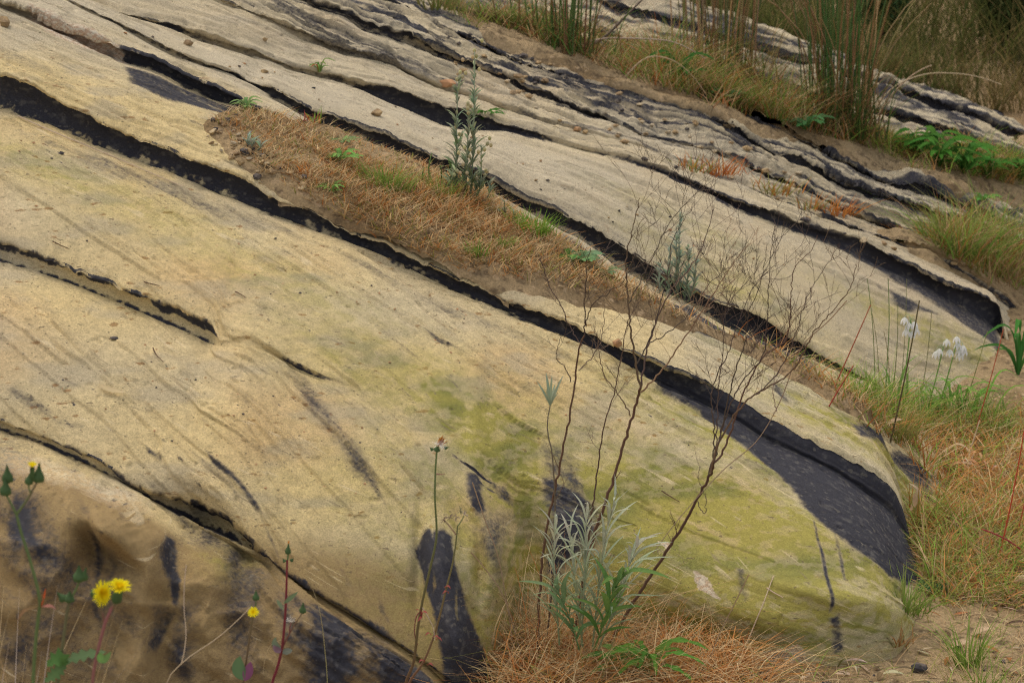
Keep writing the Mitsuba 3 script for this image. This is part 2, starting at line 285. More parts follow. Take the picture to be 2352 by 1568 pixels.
# rounded blocks, hollows and ribs at the foot of the slope: (u, v, size along x, size along q, height)
LUMPS = [(290, 1222, .05, .035, .06), (285, 1300, .07, .03, -.05), (225, 1240, .025, .06, -.03), (250, 1230, .10, .13, .05), (130, 1200, .10, .12, .03), (300, 1205, .05, .04, .03), (330, 1290, .06, .06, .035), (250, 1260, .035, .035, -.03), (340, 1240, .02, .03, -.02), (90, 1400, .09, .15, .03), (440, 1360, .05, .12, .03),
         (290, 1420, .05, .05, -.035), (520, 1300, .05, .09, .03), (470, 1215, .09, .05, -.06), (550, 1275, .07, .05, -.05), (560, 1300, .03, .05, -.03), (760, 1480, .12, .1, .02),
         (1015, 1275, .045, .06, .035), (1045, 1400, .045, .10, .045), (1080, 1500, .05, .10, .045), (1085, 1130, .04, .05, .035), (1130, 1230, .045, .08, .03), (1150, 1300, .05, .12, .035), (1215, 1280, .045, .18, -.07), (1190, 1430, .05, .1, -.03), (1100, 1300, .014, .08, -.02),
         (960, 1260, .014, .10, -.025), (1320, 1330, .09, .12, -.03), (1700, 1400, .12, .07, .02), (1850, 1350, .14, .08, .02), (1500, 1310, .1, .1, .015), (1600, 1450, .1, .05, -.015)]
fwd = np.zeros_like(GX)                                 # towards the open side of the slope
for (u, v, a, b, h) in LUMPS:
    x0, q0, _ = locate(u, v)
    fwd += (1.35 * h) * np.exp(-((GX - x0) / a) ** 2 - ((qq - q0) / b) ** 2 + 0.25 * lump)
# the block at lower left ends in a sheer corner
xb = locate(383, 1290)[0]
q1 = locate(300, 1185)[1]
blk = sst(xb + 0.012, xb - 0.02, GX + 0.012 * fb(qq * 9, GX * 3, 0, 3, 15)) * (row_seg[:, None] == 0) * sst(q1 + 0.02, q1 - 0.04, qq)
fwd += 0.085 * gaussian_filter(blk, (1.5, 1.0))
fwd *= np.where(row_seg == 0, sst(1.0, .86, row_t), 1.0)[:, None]
# pits and chips
pit = fb(GX * 42, GY * 42, GZ * 42, 1, 17)
disp -= 0.0035 * sst(0.72, 0.85, pit) * (1 - facem)
# upper beds: many thin shelves, each with its own small overhang, running straight along the bedding
for k, (per, hgt, sd) in enumerate([(0.085, 0.020, 51), (0.048, 0.011, 52)]):
    ph = (qq + 0.02 * fb(GX * 1.2, qq * 1.5, k, 3, sd) + 0.004 * fb(GX * 16, qq * 3, k, 3, sd + 3)) / per
    fr = ph - np.floor(ph)
    on = sst(-.12, .22, fb(GX * 1.6, np.floor(ph) * 3.7, k, 3, sd + 5))
    saw = np.where(fr < .12, fr / .12, 1 - (fr - .12) / .88)
    disp += sst(5.0, 7.0, row_seg.astype(float))[:, None] * on * hgt * (saw - .4) * (1 - facem)
    if k == 0: shelf = sst(5.0, 7.0, row_seg.astype(float))[:, None] * on * np.exp(-np.minimum(fr, 1 - fr) / .13)
    else: shelf = np.maximum(shelf, .8 * sst(5.0, 7.0, row_seg.astype(float))[:, None] * on * np.exp(-np.minimum(fr, 1 - fr) / .13))
ROCK = BASE + nrm * disp[..., None] + fwd[..., None] * np.array([0.0, -0.95, 0.3])
_pts = ROCK.reshape(-1, 3)
_tree = cKDTree(pix(_pts))
nrm2 = normals_of(ROCK)

# ------------------------------------------------------------------ stains and painted shade: a dark crust on ledges and where water runs, shade under overhangs, green algae on damp ground
ledge_dark = {1: [(0, .8), (598, .9), (1010, .8)], 2: [(0, .75), (480, .8), (520, .35), (700, .8), (950, .6), (1100, .9)], 3: [(0, 1.0), (2000, 1.0)], 4: [(0, .35), (270, .4), (285, 1.0), (700, .95)],
              5: [(0, .5), (245, .6), (468, .5), (583, .95), (1500, 1.0), (1829, .9)], 6: [(284, .55), (392, .8), (480, .4), (760, .5), (880, .75), (1050, .9), (1300, .75), (1757, .9), (2297, .9)],
              7: [(533, .6), (1000, .35), (1700, .8)], 8: [(727, .8), (1500, .9), (2063, .9)], 9: [(1000, .95), (2225, 1.0)], 10: [(1000, .85), (2225, .95)], 11: [(1000, .8), (2225, .95)], 12: [(1000, .8), (2225, .95)], 13: [(1000, .7), (2225, .95)]}
n_edge = fb(GX * 26, GY * 26, GZ * 26, 4, 21)
n_run = fb(GX * 16, qq * 3.5, 0, 4, 22)
n_str = fb(sx * 5, sq * 40, 0, 4, 23)
n_fine = fb(GX * 85, GY * 85, GZ * 85, 3, 37)
dark = np.zeros_like(GX)
for i, ks in ledge_dark.items():
    r0, r1 = np.nonzero((row_seg == i) & row_face)[0][[0, -1]]
    xs = np.array([np.interp(u, [k[0] for k in CURVES[i]['k']], CURVES[i]['L'][:, 0]) for u, _ in ks])
    strength = np.interp(GX[r0], xs, [w for _, w in ks])[None] * np.clip(OPEN[r0] / 0.018, 0, 1)[None]
    below = np.clip((Q[r0] - qq) / 0.05, 0, 9)  # shade below each ledge face, painted dark onto the bed beneath
    above = np.clip((qq - Q[r1]) / 0.009, 0, 9)
    tt = np.clip((qq - Q[r0]) / max(Q[r1] - Q[r0], 1e-6), 0, 1)
    reach = {1: .45, 2: .5, 5: .8, 7: .6, 8: .75}.get(i, 1.4)       # how far down from the lip the crust reaches
    prof = np.exp(-1.4 * below - above * 0.9) * sst(1 - reach - .25, 1 - reach + .25, tt + 0.3 * n_edge)
    prof = np.maximum(prof, 0.8 * np.exp(-((qq - Q[r0]) / 0.006) ** 2) * (n_str > -.35))   # the crack along the foot
    if i == 3:      # the hollow under the main lip is painted from navy black at the top to a soft grey highlight at its foot
        prof = prof * (1 - .45 * sst(.55, .05, tt + .25 * n_run) * sst(.5, -.3, GX))
    dark = np.maximum(dark, sst(0.38, 0.72, prof * strength * 1.15 + (0.40 * n_edge + 0.34 * n_fine) * (0.35 + prof) * (strength > .05) + 0.25 * n_run * (below > 0)) * np.clip(strength * 1.3, 0, 1))
STAINS_AND_SHADE = [  # outline, softness, warp, strength
    ([(1505, 885), (1600, 940), (1685, 1004), (1757, 1062), (1811, 1116), (1883, 1191), (1973, 1263), (2045, 1321), (2085, 1345), (2118, 1338), (2112, 1290), (2072, 1195), (1991, 1110), (1901, 1060), (1757, 990), (1600, 905)], .018, .012, 1.0),
    ([(648, 820), (690, 840), (735, 880), (765, 930), (805, 1000), (850, 1080), (880, 1150), (800, 1060), (745, 980), (690, 915), (655, 865)], .03, .03, .62),
    ([(975, 1218), (1018, 1212), (1042, 1235), (1048, 1290), (1072, 1370), (1102, 1450), (1130, 1520), (1150, 1590), (1010, 1600), (1015, 1520), (995, 1420), (970, 1340), (955, 1265)], .008, .012, 1.1),
    ([(1062, 1080), (1090, 1076), (1102, 1100), (1108, 1130), (1120, 1170), (1098, 1180), (1080, 1150), (1064, 1120)], .012, .015, .9), ([(1078, 1160), (1110, 1150), (1165, 1170), (1175, 1230), (1150, 1330), (1115, 1290), (1090, 1220)], .035, .03, .5),
    ([(1125, 1095), (1165, 1115), (1185, 1160), (1150, 1140)], .01, .01, .7),
    ([(1252, 1010), (1293, 1022), (1325, 1055), (1345, 1130), (1395, 1190), (1380, 1250), (1320, 1290), (1275, 1400), (1248, 1380), (1246, 1180)], .035, .03, .79),  # shadow and stain on the steep face, both put into the colour
    ([(640, 1335), (720, 1385), (830, 1450), (960, 1535), (1010, 1585), (700, 1590), (660, 1450)], .03, .06, .79), ([(870, 1480), (960, 1530), (1010, 1580), (900, 1590), (860, 1540)], .02, .03, .9), ([(500, 1290), (600, 1290), (640, 1400), (600, 1568), (520, 1568), (480, 1420)], .06, .09, .5), ([(390, 1400), (430, 1420), (440, 1568), (380, 1568)], .03, .05, .6),
    ([(0, 1130), (90, 1160), (180, 1250), (230, 1330), (190, 1420), (100, 1380), (0, 1300)], .05, .08, .75), ([(0, 1350), (150, 1400), (330, 1420), (300, 1568), (0, 1568)], .06, .09, .6),
    ([(185, 1215), (205, 1222), (224, 1300), (232, 1420), (216, 1420), (198, 1310)], .014, .03, .85),
    ([(383, 1225), (404, 1245), (410, 1330), (398, 1395), (380, 1385), (384, 1310)], .008, .022, .9),
    ([(350, 1395), (400, 1400), (380, 1500), (355, 1490)], .01, .02, .7),
    ([(390, 1165), (470, 1190), (590, 1262), (570, 1330), (500, 1290), (430, 1230)], .03, .04, .6),  # recess under the jutting plate, its shade painted in
    ([(1908, 1415), (1925, 1410), (1934, 1490), (1912, 1495)], .012, .01, .75),
    ([(1868, 1190), (1876, 1192), (1900, 1290), (1912, 1400), (1904, 1402), (1890, 1300)], .004, .006, .7), ([(1905, 1185), (1935, 1270), (1948, 1330), (1940, 1330), (1925, 1270)], .004, .006, .5),
    ([(150, 1110), (185, 1150), (205, 1200), (190, 1180)], .006, .01, .7), ([(270, 1150), (285, 1165), (292, 1200), (282, 1195)], .008, .012, .6),
    ([(1690, 1300), (1712, 1305), (1714, 1370), (1698, 1380)], .012, .01, .5),
    ([(0, 280), (200, 350), (450, 430), (700, 540), (640, 530), (430, 470), (330, 430), (180, 370), (60, 315)], .045, .05, -.5),
    ([(700, 545), (900, 625), (1100, 715), (1330, 820), (1300, 830), (1080, 740), (880, 650)], .04, .04, -.42),
    ([(1840, 500), (2000, 560), (2189, 670), (2290, 745), (2320, 860), (2290, 800), (2180, 715), (2000, 605), (1860, 545)], .025, .03, .85),
    ([(2010, 645), (2100, 690), (2160, 720), (2090, 712), (2030, 675)], .015, .02, .7),
    ([(1950, 965), (2020, 995), (2150, 1092), (2150, 1160), (2060, 1060), (1990, 1005)], .015, .02, .85),
    ([(1760, 860), (1800, 895), (1845, 925), (1810, 925), (1780, 890)], .01, .01, .6),
    ([(285, 150), (400, 190), (540, 245), (600, 272), (540, 268), (480, 250), (380, 222), (310, 190)], .02, .02, .9),  # shade under the overhang of the upper left ledge, painted dark
    ([(1500, 690), (1580, 700), (1680, 770), (1700, 800), (1620, 770), (1530, 735)], .015, .02, .85),
    ([(1640, 700), (1720, 745), (1830, 800), (1880, 850), (1800, 815), (1700, 775)], .02, .02, .85),
    ([(640, 725), (680, 745), (730, 762), (690, 752)], .006, .006, .6), ([(740, 765), (800, 790), (770, 782)], .006, .006, .6),
    ([(960, 740), (1010, 778), (1080, 808), (1010, 785)], .004, .006, .5),
    ([(470, 1030), (500, 1050), (560, 1110), (610, 1180), (590, 1170), (530, 1100), (485, 1060)], .008, .01, .7), ([(600, 1190), (625, 1240), (640, 1290), (612, 1230)], .008, .01, .6),
    ([(0, 880), (60, 900), (130, 950), (200, 975), (120, 960), (40, 920)], .02, .02, .55),
    ([(330, 1020), (370, 1045), (365, 1060), (340, 1040)], .006, .01, .7),
    ([(760, 1270), (800, 1330), (815, 1370), (790, 1340)], .008, .008, .5), ([(870, 1350), (890, 1400), (895, 1430), (876, 1400)], .008, .008, .6),
    ([(120, 850), (160, 870), (220, 895), (160, 880)], .008, .008, .4), ([(400, 250), (470, 285), (500, 300), (440, 280)], .012, .012, .45),
    ([(1100, 770), (1250, 800), (1180, 810)], .02, .03, .3), ([(1290, 295), (1380, 325), (1330, 318)], .01, .01, .7), ([(1180, 480), (1330, 560), (1400, 610), (1300, 580), (1200, 520)], .02, .03, .85),
]
for k, (poly, soft, warp, w) in enumerate(STAINS_AND_SHADE):
    st = patch_mask(poly, soft, warp, 11.0, 200 + 3 * k) * min(abs(w), 1.0)
    if w < 0:
        dark = np.maximum(dark, st * np.clip(.95 + .5 * n_str + .3 * n_fine, 0, 1.3)); continue
    if w > 1.0:
        st = st * np.clip(1.0 - 0.5 * sst(.35, .6, fb(GX * 60, qq * 9, 0, 3, 78)), 0, 1)
    elif w < 0.8:
        st = st * np.clip(0.95 + 1.0 * n_run + 0.6 * n_str, 0, 1.3)
    else:
        st = st * np.clip(1.0 - 0.55 * sst(0.25, 0.7, n_str) * sst(-.1, .4, fb(GX * 14, qq * 14, 0, 3, 77)), 0, 1)
    dark = np.maximum(dark, st)
# thin dark laminae along the bedding, and specks where grit sticks
dark = np.maximum(dark, 0.45 * sst(0.34, 0.62, fb(sx * 3.2, sq * 46, 4, 4, 24)) * sst(-0.1, 0.4, fb(GX * 3, qq * 4, 0, 3, 25)))
dark = np.maximum(dark, 0.38 * sst(0.1, 0.55, fb(sx * 2.2, sq * 7, 9, 4, 26)) * sst(0.0, 0.5, fb(GX * 1.4, qq * 2.0, 3, 2, 27)))
dark = np.maximum(dark, 0.7 * sst(0.60, 0.8, fb(sx * 50, sq * 120, 0, 2, 28)) * sst(0.1, 0.5, fb(GX * 4, qq * 4, 0, 2, 29)))
farstr = 0.7 * fb(sx * 2.6, sq * 14, 6, 4, 34) + 0.7 * fb(sx * 4, sq * 48, 6, 3, 38) + 0.5 * fb(GX * 9, GY * 9, GZ * 14, 3, 35)
dark = np.maximum(dark, 0.97 * shelf * sst(-.6, .1, n_str + .6 * n_edge))
dark = np.maximum(dark, far * 0.95 * sst(-0.12, 0.36, farstr + 0.12 * sst(9, 12, row_seg.astype(float))[:, None]))
# the low front of the outcrop is patchily darker, grey-brown
dark = np.maximum(dark, 0.42 * sst(-.2, .5, fb(GX * 11, qq * 4, 0, 4, 36)) * (row_seg[:, None] == 0))
dark = np.clip(dark, 0, 1)

green = np.zeros_like(GX)
for (u, v, a, b, w) in [(1600, 1300, .55, .3, .95), (1900, 1300, .3, .25, .7), (1800, 1060, .35, .2, .7), (1150, 1020, .25, .2, .6), (2000, 1000, .3, .1, .6), (1700, 1180, .32, .2, 1.0), (1500, 1180, .25, .2, 1.0), (1450, 1230, .16, .12, .8), (1850, 1350, .3, .16, .75), (1950, 1420, .2, .1, .6), (900, 880, .3, .18, .32), (1000, 950, .28, .14, .36), (1250, 1020, .35, .2, .42), (2050, 1060, .2, .1, .5), (1900, 970, .2, .08, .45),
                        (1750, 840, .3, .06, .3), (150, 400, .5, .12, .3), (2200, 790, .25, .15, .5), (2050, 720, .3, .1, .3), (600, 620, .5, .15, .2), (1000, 480, .6, .2, .12), (1600, 520, .3, .1, .2), (1650, 640, .3, .1, .3), (540, 1280, .06, .05, .4)]:
    x0, q0, _ = locate(u, v)
    green = np.maximum(green, w * np.exp(-((GX - x0) / a) ** 2 - ((qq - q0) / b) ** 2))
green = np.clip(green * (1.28 + 0.7 * lay1 + 0.6 * n_str + 0.5 * fb(GX * 3, qq * 5, 0, 3, 39)), 0, 1) * (1 - 0.8 * dark)

for poly, w in [([(60, 5), (130, 30), (230, 75), (300, 120), (290, 145), (200, 112), (110, 70), (60, 35)], .8), ([(1590, 1305), (1625, 1320), (1645, 1370), (1610, 1350)], .8), ([(1740, 1500), (1830, 1480), (1850, 1510), (1770, 1530)], .4), ([(1510, 1240), (1535, 1245), (1530, 1262)], .7),
                ([(0, 1020), (130, 1060), (300, 1130), (350, 1180), (300, 1170), (150, 1110), (0, 1080)], .35)]:
    ps = patch_mask(poly, .015, .02, 16, 900)
    green = np.where(ps > .3, -w * ps, green)

# ------------------------------------------------------------------ rock material: the two uv channels carry the crust with the painted shade, and the algae
def rock_color(p, n, uv):
    d, g = uv.x, uv.y
    big = mikit.fbm(p.x * 1.3 + 5, p.y * 1.3, p.z * 2.6, 3)
    mid = mikit.fbm(p.x * 5, p.y * 8, p.z * 22, 3)
    grain = mikit.noise(p.x * 520, p.y * 520, p.z * 520)
    grain2 = mikit.fbm(p.x * 150, p.y * 150, p.z * 150, 2)
    base = mix((0.55, 0.44, 0.225), (0.475, 0.41, 0.275), smoothstep(0.35, 0.65, big))
    base = mix(base, (0.53, 0.37, 0.19), smoothstep(0.55, 0.75, mikit.fbm(p.x * 2.1, p.y * 2.1 + 9, p.z * 4, 2)) * 0.55)
    mott = mikit.fbm(p.x * 55, p.y * 55, p.z * 75, 3)
    base = base * (0.78 + 0.44 * mott)
    base = mix(base, (0.37, 0.325, 0.235), smoothstep(0.5, 0.72, mid) * 0.55)
    rust = smoothstep(0.70, 0.8, mikit.fbm(p.x * 34, p.y * 50, p.z * 90, 3))
    base = mix(base, (0.24, 0.115, 0.03), rust * 0.7)
    base = mix(base, (0.40, 0.355, 0.27), smoothstep(5.0, 6.4, p.y + 0.8 * (big - 0.5)) * 0.7)
    base = mix(base, (0.24, 0.165, 0.075), smoothstep(0.47, 0.33, p.z - 0.10 + 0.25 * (big - 0.5)) * smoothstep(0.1, -0.15, p.x) * smoothstep(4.10, 4.0, p.y) * 0.9)  # low left front turns browner and darker towards the ground
    alga = mix((0.29, 0.265, 0.05), (0.16, 0.17, 0.028), smoothstep(0.4, 0.7, mid))
    colony = smoothstep(0.36, 0.62, mikit.fbm(p.x * 38, p.y * 38, p.z * 60, 3))
    base = mix(base, alga, dr.clip(g * (0.75 + 0.75 * colony), 0, 1) * 0.9)
    crust = mix((0.030, 0.031, 0.043), (0.085, 0.083, 0.086), smoothstep(0.5, 0.85, mikit.fbm(p.x * 60, p.y * 60, p.z * 60, 3)))
    lichen = smoothstep(0.72, 0.78, mikit.fbm(p.x * 75, p.y * 75, p.z * 75, 2))
    crust = mix(crust, (0.26, 0.24, 0.19), lichen * 0.22)
    w = smoothstep(0.10, 0.95, d + 0.55 * (grain2 - 0.5) * smoothstep(0.0, 0.25, d))
    pale = mix((0.47, 0.33, 0.24), (0.55, 0.50, 0.42), smoothstep(0.4, 0.6, grain2))
    base = mix(base, pale, dr.clip(-g, 0, 1))
    # short dark dashes along the bedding, pits and pale scratches
    run = p.z + 0.43 * p.x + 0.02 * mikit.noise(p.x * 5, p.y * 5, p.z * 5)
    da = mikit.noise(p.x * 26 + 31, run * 420, p.y * 9)
    base = mix(base, (0.20, 0.165, 0.10), smoothstep(0.80, 0.93, da) * 0.55 * smoothstep(0.4, 0.6, mid))
    base = mix(base, (0.62, 0.53, 0.36), smoothstep(0.82, 0.95, mikit.noise(p.x * 19 + 7, run * 330 + 11, p.y * 7)) * 0.45)
    base = mix(base, (0.13, 0.10, 0.06), smoothstep(0.86, 0.93, mikit.noise(p.x * 120, p.y * 120, p.z * 160)) * 0.7)
    c = mix(base, crust, w)
    return c * (0.70 + 0.60 * grain) * (0.86 + 0.28 * grain2)


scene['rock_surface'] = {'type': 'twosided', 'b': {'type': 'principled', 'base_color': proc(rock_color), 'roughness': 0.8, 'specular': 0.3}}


def grid_faces(nr, nc):
    a = np.arange(nr * nc).reshape(nr, nc)
    a0, a1, a2, a3 = a[:-1, :-1], a[:-1, 1:], a[1:, 1:], a[1:, :-1]
    return np.vstack([np.stack([a0, a1, a2], -1).reshape(-1, 3), np.stack([a0, a2, a3], -1).reshape(-1, 3)])


bed_labels = ['lowest rock face with rounded blocks below the grey crack', 'pale bed with fan of diagonal laminae above lowest face', 'broad yellow bed, largest and smoothest', 'bed that carries the dry grass tongue', 'thin bed under the short upper left ledge']
for i in range(len(CURVES) - 1):
    r = np.nonzero(row_seg == i)[0]
    r = np.r_[r, min(r[-1] + 1, NR - 1)] if i < len(CURVES) - 2 else r
    P = ROCK[r]
    vs, us = P.reshape(-1, 3), np.stack([dark[r], green[r]], -1).reshape(-1, 2)
    f = grid_faces(len(r), NX)
    keep = vs[:, 2] > ground_z(vs[:, 0], vs[:, 1]) - 0.25 if i < 9 else np.ones(len(vs), bool)
    f = f[keep[f].any(1)]
    used, inv = np.unique(f, return_inverse=True)
    key = 'rock_outcrop__sandstone_bed' + ('' if i == 0 else f'_{i:03d}')
    path_n = nrm2[r].reshape(-1, 3)[used]
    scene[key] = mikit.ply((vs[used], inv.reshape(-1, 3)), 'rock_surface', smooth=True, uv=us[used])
labels['rock_outcrop'] = {'label': 'stepped outcrop of dipping yellow sandstone beds with black crusted ledges', 'kind': 'structure'}

# ------------------------------------------------------------------ the ground sheet, to beyond the hill behind
gx = np.r_[np.linspace(-14, -2.2, 40), np.linspace(-2.1, 3.6, 330), np.linspace(3.75, 16, 60)]
gy = np.r_[np.linspace(-3, 3.2, 20), np.linspace(3.25, 7.5, 260), np.linspace(7.53, 14, 140), np.linspace(14.2, 60, 90)]
MX, MY = np.meshgrid(gx, gy)
GZD = ground_z(MX, MY) + 0.006 * fb(MX * 25, MY * 25, 0, 3, 9)
# under the outcrop the ground stays well below the rock
hit = cKDTree(ROCK[::6, ::6, :2].reshape(-1, 2))
dd_, kk_ = hit.query(np.stack([MX, MY], -1).reshape(-1, 2))
rz = ROCK[::6, ::6, 2].reshape(-1)[kk_].reshape(MX.shape)
over = (dd_.reshape(MX.shape) < 0.12) & (MY > 7.0)
GZD = np.where(over & (rz > GZD + 0.03), np.minimum(GZD, rz - 0.12), GZD)


def soil_color(p, n, uv):
    a = mikit.fbm(p.x * 3, p.y * 3, p.z, 3)
    b = mikit.fbm(p.x * 45, p.y * 45, p.z * 45, 3)
    g = mikit.noise(p.x * 300, p.y * 300, p.z * 300)
    c = mix((0.35, 0.265, 0.16), (0.23, 0.165, 0.095), smoothstep(0.4, 0.65, a))
    c = mix(c, (0.12, 0.09, 0.06), smoothstep(0.5, 0.75, b) * .8)
    c = mix(c, (0.40, 0.30, 0.19), smoothstep(0.62, 0.8, mikit.fbm(p.x * 70, p.y * 70, p.z * 70, 2)))
    return c * (0.7 + 0.6 * g)


scene['soil_surface'] = {'type': 'diffuse', 'reflectance': proc(soil_color)}
scene['ground'] = mikit.ply((np.stack([MX, MY, GZD], -1).reshape(-1, 3), grid_faces(*MX.shape)), 'soil_surface', smooth=True)
labels['ground'] = {'label': 'sandy soil with plant litter at the foot of the rock', 'kind': 'structure'}
# ------------------------------------------------------------------ where things stand: the outcrop or the ground, as seen at u, v
_rp = ROCK.reshape(-1, 3)
_rpix = pix(_rp)
_rt = cKDTree(_rpix)


_gy = np.r_[np.linspace(2.5, 8, 500), np.linspace(8.03, 40, 700)]


def ground_hit(u, v):
    d = FWD + UPV * ((784 - v) / FPX) + np.array([1.0, 0, 0]) * ((u - 1176) / FPX)
    P = CAM + d * (_gy / d[1])[:, None]
    h = P[:, 2] - ground_z(P[:, 0], P[:, 1])
    k = int(np.argmax(h < 0)) if (h < 0).any() else len(_gy) - 1
    k = max(k, 1)
    t = h[k - 1] / (h[k - 1] - h[k] + 1e-12)
    return at(u, v, _gy[k - 1] + t * (_gy[k] - _gy[k - 1]))


def S(u, v):
    d, k = _rt.query([u, v], 10)
    g = ground_hit(u, v) if v > -900 else None
    k = k[d < max(d[0] + 3, 0)]
    j = k[np.argmin(_rp[k, 1])]
    if d[0] < 9 and (g is None or _rp[j, 1] <= g[1] + 0.02):
        return _rp[j].copy()
    return g


_cols = cKDTree(_rp[:, :2])


def height_at(x, y):
    """Height of the upper surface (rock or ground) under world x, y."""
    x, y = np.atleast_1d(x), np.atleast_1d(y)
    d, k = _cols.query(np.stack([x, y], -1), 4)
    z = np.where(d < 0.06, _rp[k, 2], -9).max(1)
    return np.maximum(z, ground_z(x, y))


# ------------------------------------------------------------------ plant materials: colour per vertex, since one leaf differs from the next
VC = {'type': 'mesh_attribute', 'name': 'vertex_color'}
scene['leaf_blade'] = {'type': 'principledthin', 'base_color': VC, 'roughness': 0.55, 'diff_trans': 0.55, 'spec_trans': 0.0}
scene['stalk_skin'] = {'type': 'twosided', 'b': {'type': 'principled', 'base_color': VC, 'roughness': 0.6, 'specular': 0.3}}
scene['petal_skin'] = {'type': 'principledthin', 'base_color': VC, 'roughness': 0.7, 'diff_trans': 0.8, 'spec_trans': 0.0}


def stone_color(p, n, uv):
    a = mikit.fbm(p.x * 30, p.y * 30, p.z * 30, 3)
    return mix((0.42, 0.31, 0.18), (0.30, 0.22, 0.14), smoothstep(0.4, 0.6, a)) * (0.75 + 0.5 * mikit.noise(p.x * 300, p.y * 300, p.z * 300))


def darkstone_color(p, n, uv):
    a = mikit.fbm(p.x * 60, p.y * 60, p.z * 60, 3)
    return mix((0.06, 0.058, 0.065), (0.16, 0.14, 0.13), smoothstep(0.4, 0.6, a))


def pinkstone_color(p, n, uv):
    a = mikit.fbm(p.x * 30, p.y * 30, p.z * 30, 3)
    return mix((0.50, 0.29, 0.17), (0.40, 0.26, 0.15), smoothstep(0.4, 0.6, a))


def palestone_color(p, n, uv):
    a = mikit.fbm(p.x * 30, p.y * 30, p.z * 30, 3)
    return mix((0.55, 0.45, 0.30), (0.42, 0.36, 0.27), smoothstep(0.4, 0.6, a))


for k_, f_ in (('stone_pale', palestone_color), ('stone_buff', stone_color), ('stone_dark', darkstone_color), ('stone_pink', pinkstone_color)):
    scene[k_] = {'type': 'diffuse', 'reflectance': proc(f_)}


def free(name, parent=None):
    base = (parent + '__' if parent else '') + name
    if base not in TAKEN:
        TAKEN.add(base); return base
    i = 1
    while f'{base}_{i:03d}' in TAKEN: i += 1
    TAKEN.add(f'{base}_{i:03d}')
    return f'{base}_{i:03d}'


TAKEN = set(scene) | set(labels)


def thing(name, label, cat, group=None):
    k = free(name)
    labels[k] = {'label': label, 'category': cat}
    if group: labels[k]['group'] = group
    return k


class MB:
    """Collects vertices, triangles and colours, then becomes one mesh."""
    def __init__(self): self.v, self.f, self.c, self.n = [], [], [], 0

    def add(self, v, f, c):
        c = np.broadcast_to(np.asarray(c, float), v.shape)
        self.v.append(v); self.f.append(np.asarray(f) + self.n); self.c.append(c); self.n += len(v)
        return self

    def put(self, key, bsdf, smooth=True):
        scene[key] = mikit.ply((np.vstack(self.v), np.vstack(self.f)), bsdf, smooth=smooth, color=np.clip(np.vstack(self.c), 0, 1))
        return key


def blades(base, h, az, lean, curl, width, c0, c1, seg=3, twist=None):
    """Many grass blades as tapered, bowed ribbons. c0, c1: colours at foot and tip (n, 3)."""
    N = len(base)
    h, az, lean, curl, width = (np.broadcast_to(np.asarray(a, float), (N,)) for a in (h, az, lean, curl, width))
    c0, c1 = np.broadcast_to(c0, (N, 3)), np.broadcast_to(c1, (N, 3))
    d = np.stack([np.cos(az), np.sin(az), 0 * az], -1)
    tw = az + np.pi / 2 + (RNG.uniform(-1.2, 1.2, N) if twist is None else twist)
    w = np.stack([np.cos(tw), np.sin(tw), 0 * az], -1)
    V, C = [], []
    for s in np.linspace(0, 1, seg + 1):
        r = h * (lean * s + curl * s * s)
        z = h * (s - 0.35 * np.abs(curl) * s * s - 0.12 * np.abs(lean) * s)
        p = base + d * r[:, None] + np.array([0, 0, 1.0]) * z[:, None]
        ww = (width * (1 - s ** 1.6) * 0.5 + 0.0001)[:, None] * w
        V += [p - ww, p + ww]
        C += [c0 * (1 - s) + c1 * s] * 2
    V, C = np.stack(V, 1).reshape(-1, 3), np.stack(C, 1).reshape(-1, 3)
    k = 2 * (seg + 1)
    q = []
    for s in range(seg):
        q += [[2 * s, 2 * s + 1, 2 * s + 3], [2 * s, 2 * s + 3, 2 * s + 2]]
    F = (np.arange(N)[:, None, None] * k + np.array(q)[None]).reshape(-1, 3)
    return V, F, C


def smooth_line(pts, n=24):
    pts = np.asarray(pts, float)
    if len(pts) < 3:
        return pts[0] + np.linspace(0, 1, n)[:, None] * (pts[-1] - pts[0])
    t = np.r_[0, np.cumsum(np.linalg.norm(np.diff(pts, axis=0), axis=1))]
    t /= t[-1]
    return PchipInterpolator(t, pts)(np.linspace(0, 1, n))


def tube(pts, r0, r1, c0, c1, sides=5, n=None):
    P = smooth_line(pts, n or max(4, 5 * len(pts)))
    n = len(P)
    s = np.linspace(0, 1, n)
    r = r0 * (1 - s) + r1 * s
    d = np.gradient(P, axis=0); d /= np.linalg.norm(d, axis=1, keepdims=True) + 1e-12
    a = np.cross(d, [0.13, 0.98, 0.1]); a /= np.linalg.norm(a, axis=1, keepdims=True) + 1e-12
    b = np.cross(d, a)
    th = np.arange(sides) * 2 * np.pi / sides
    V = (P[:, None] + r[:, None, None] * (np.cos(th)[None, :, None] * a[:, None] + np.sin(th)[None, :, None] * b[:, None])).reshape(-1, 3)
    C = np.repeat(np.asarray(c0)[None] * (1 - s)[:, None] + np.asarray(c1)[None] * s[:, None], sides, axis=0)
    F = []
    for i in range(n - 1):
        for j in range(sides):
            p, q = i * sides + j, i * sides + (j + 1) % sides
            F += [[p, q, q + sides], [p, q + sides, p + sides]]
    V = np.vstack([V, P[-1:]]); C = np.vstack([C, C[-1:]])
    F += [[(n - 1) * sides + j, (n - 1) * sides + (j + 1) % sides, len(V) - 1] for j in range(sides)]
    return V, np.array(F), C


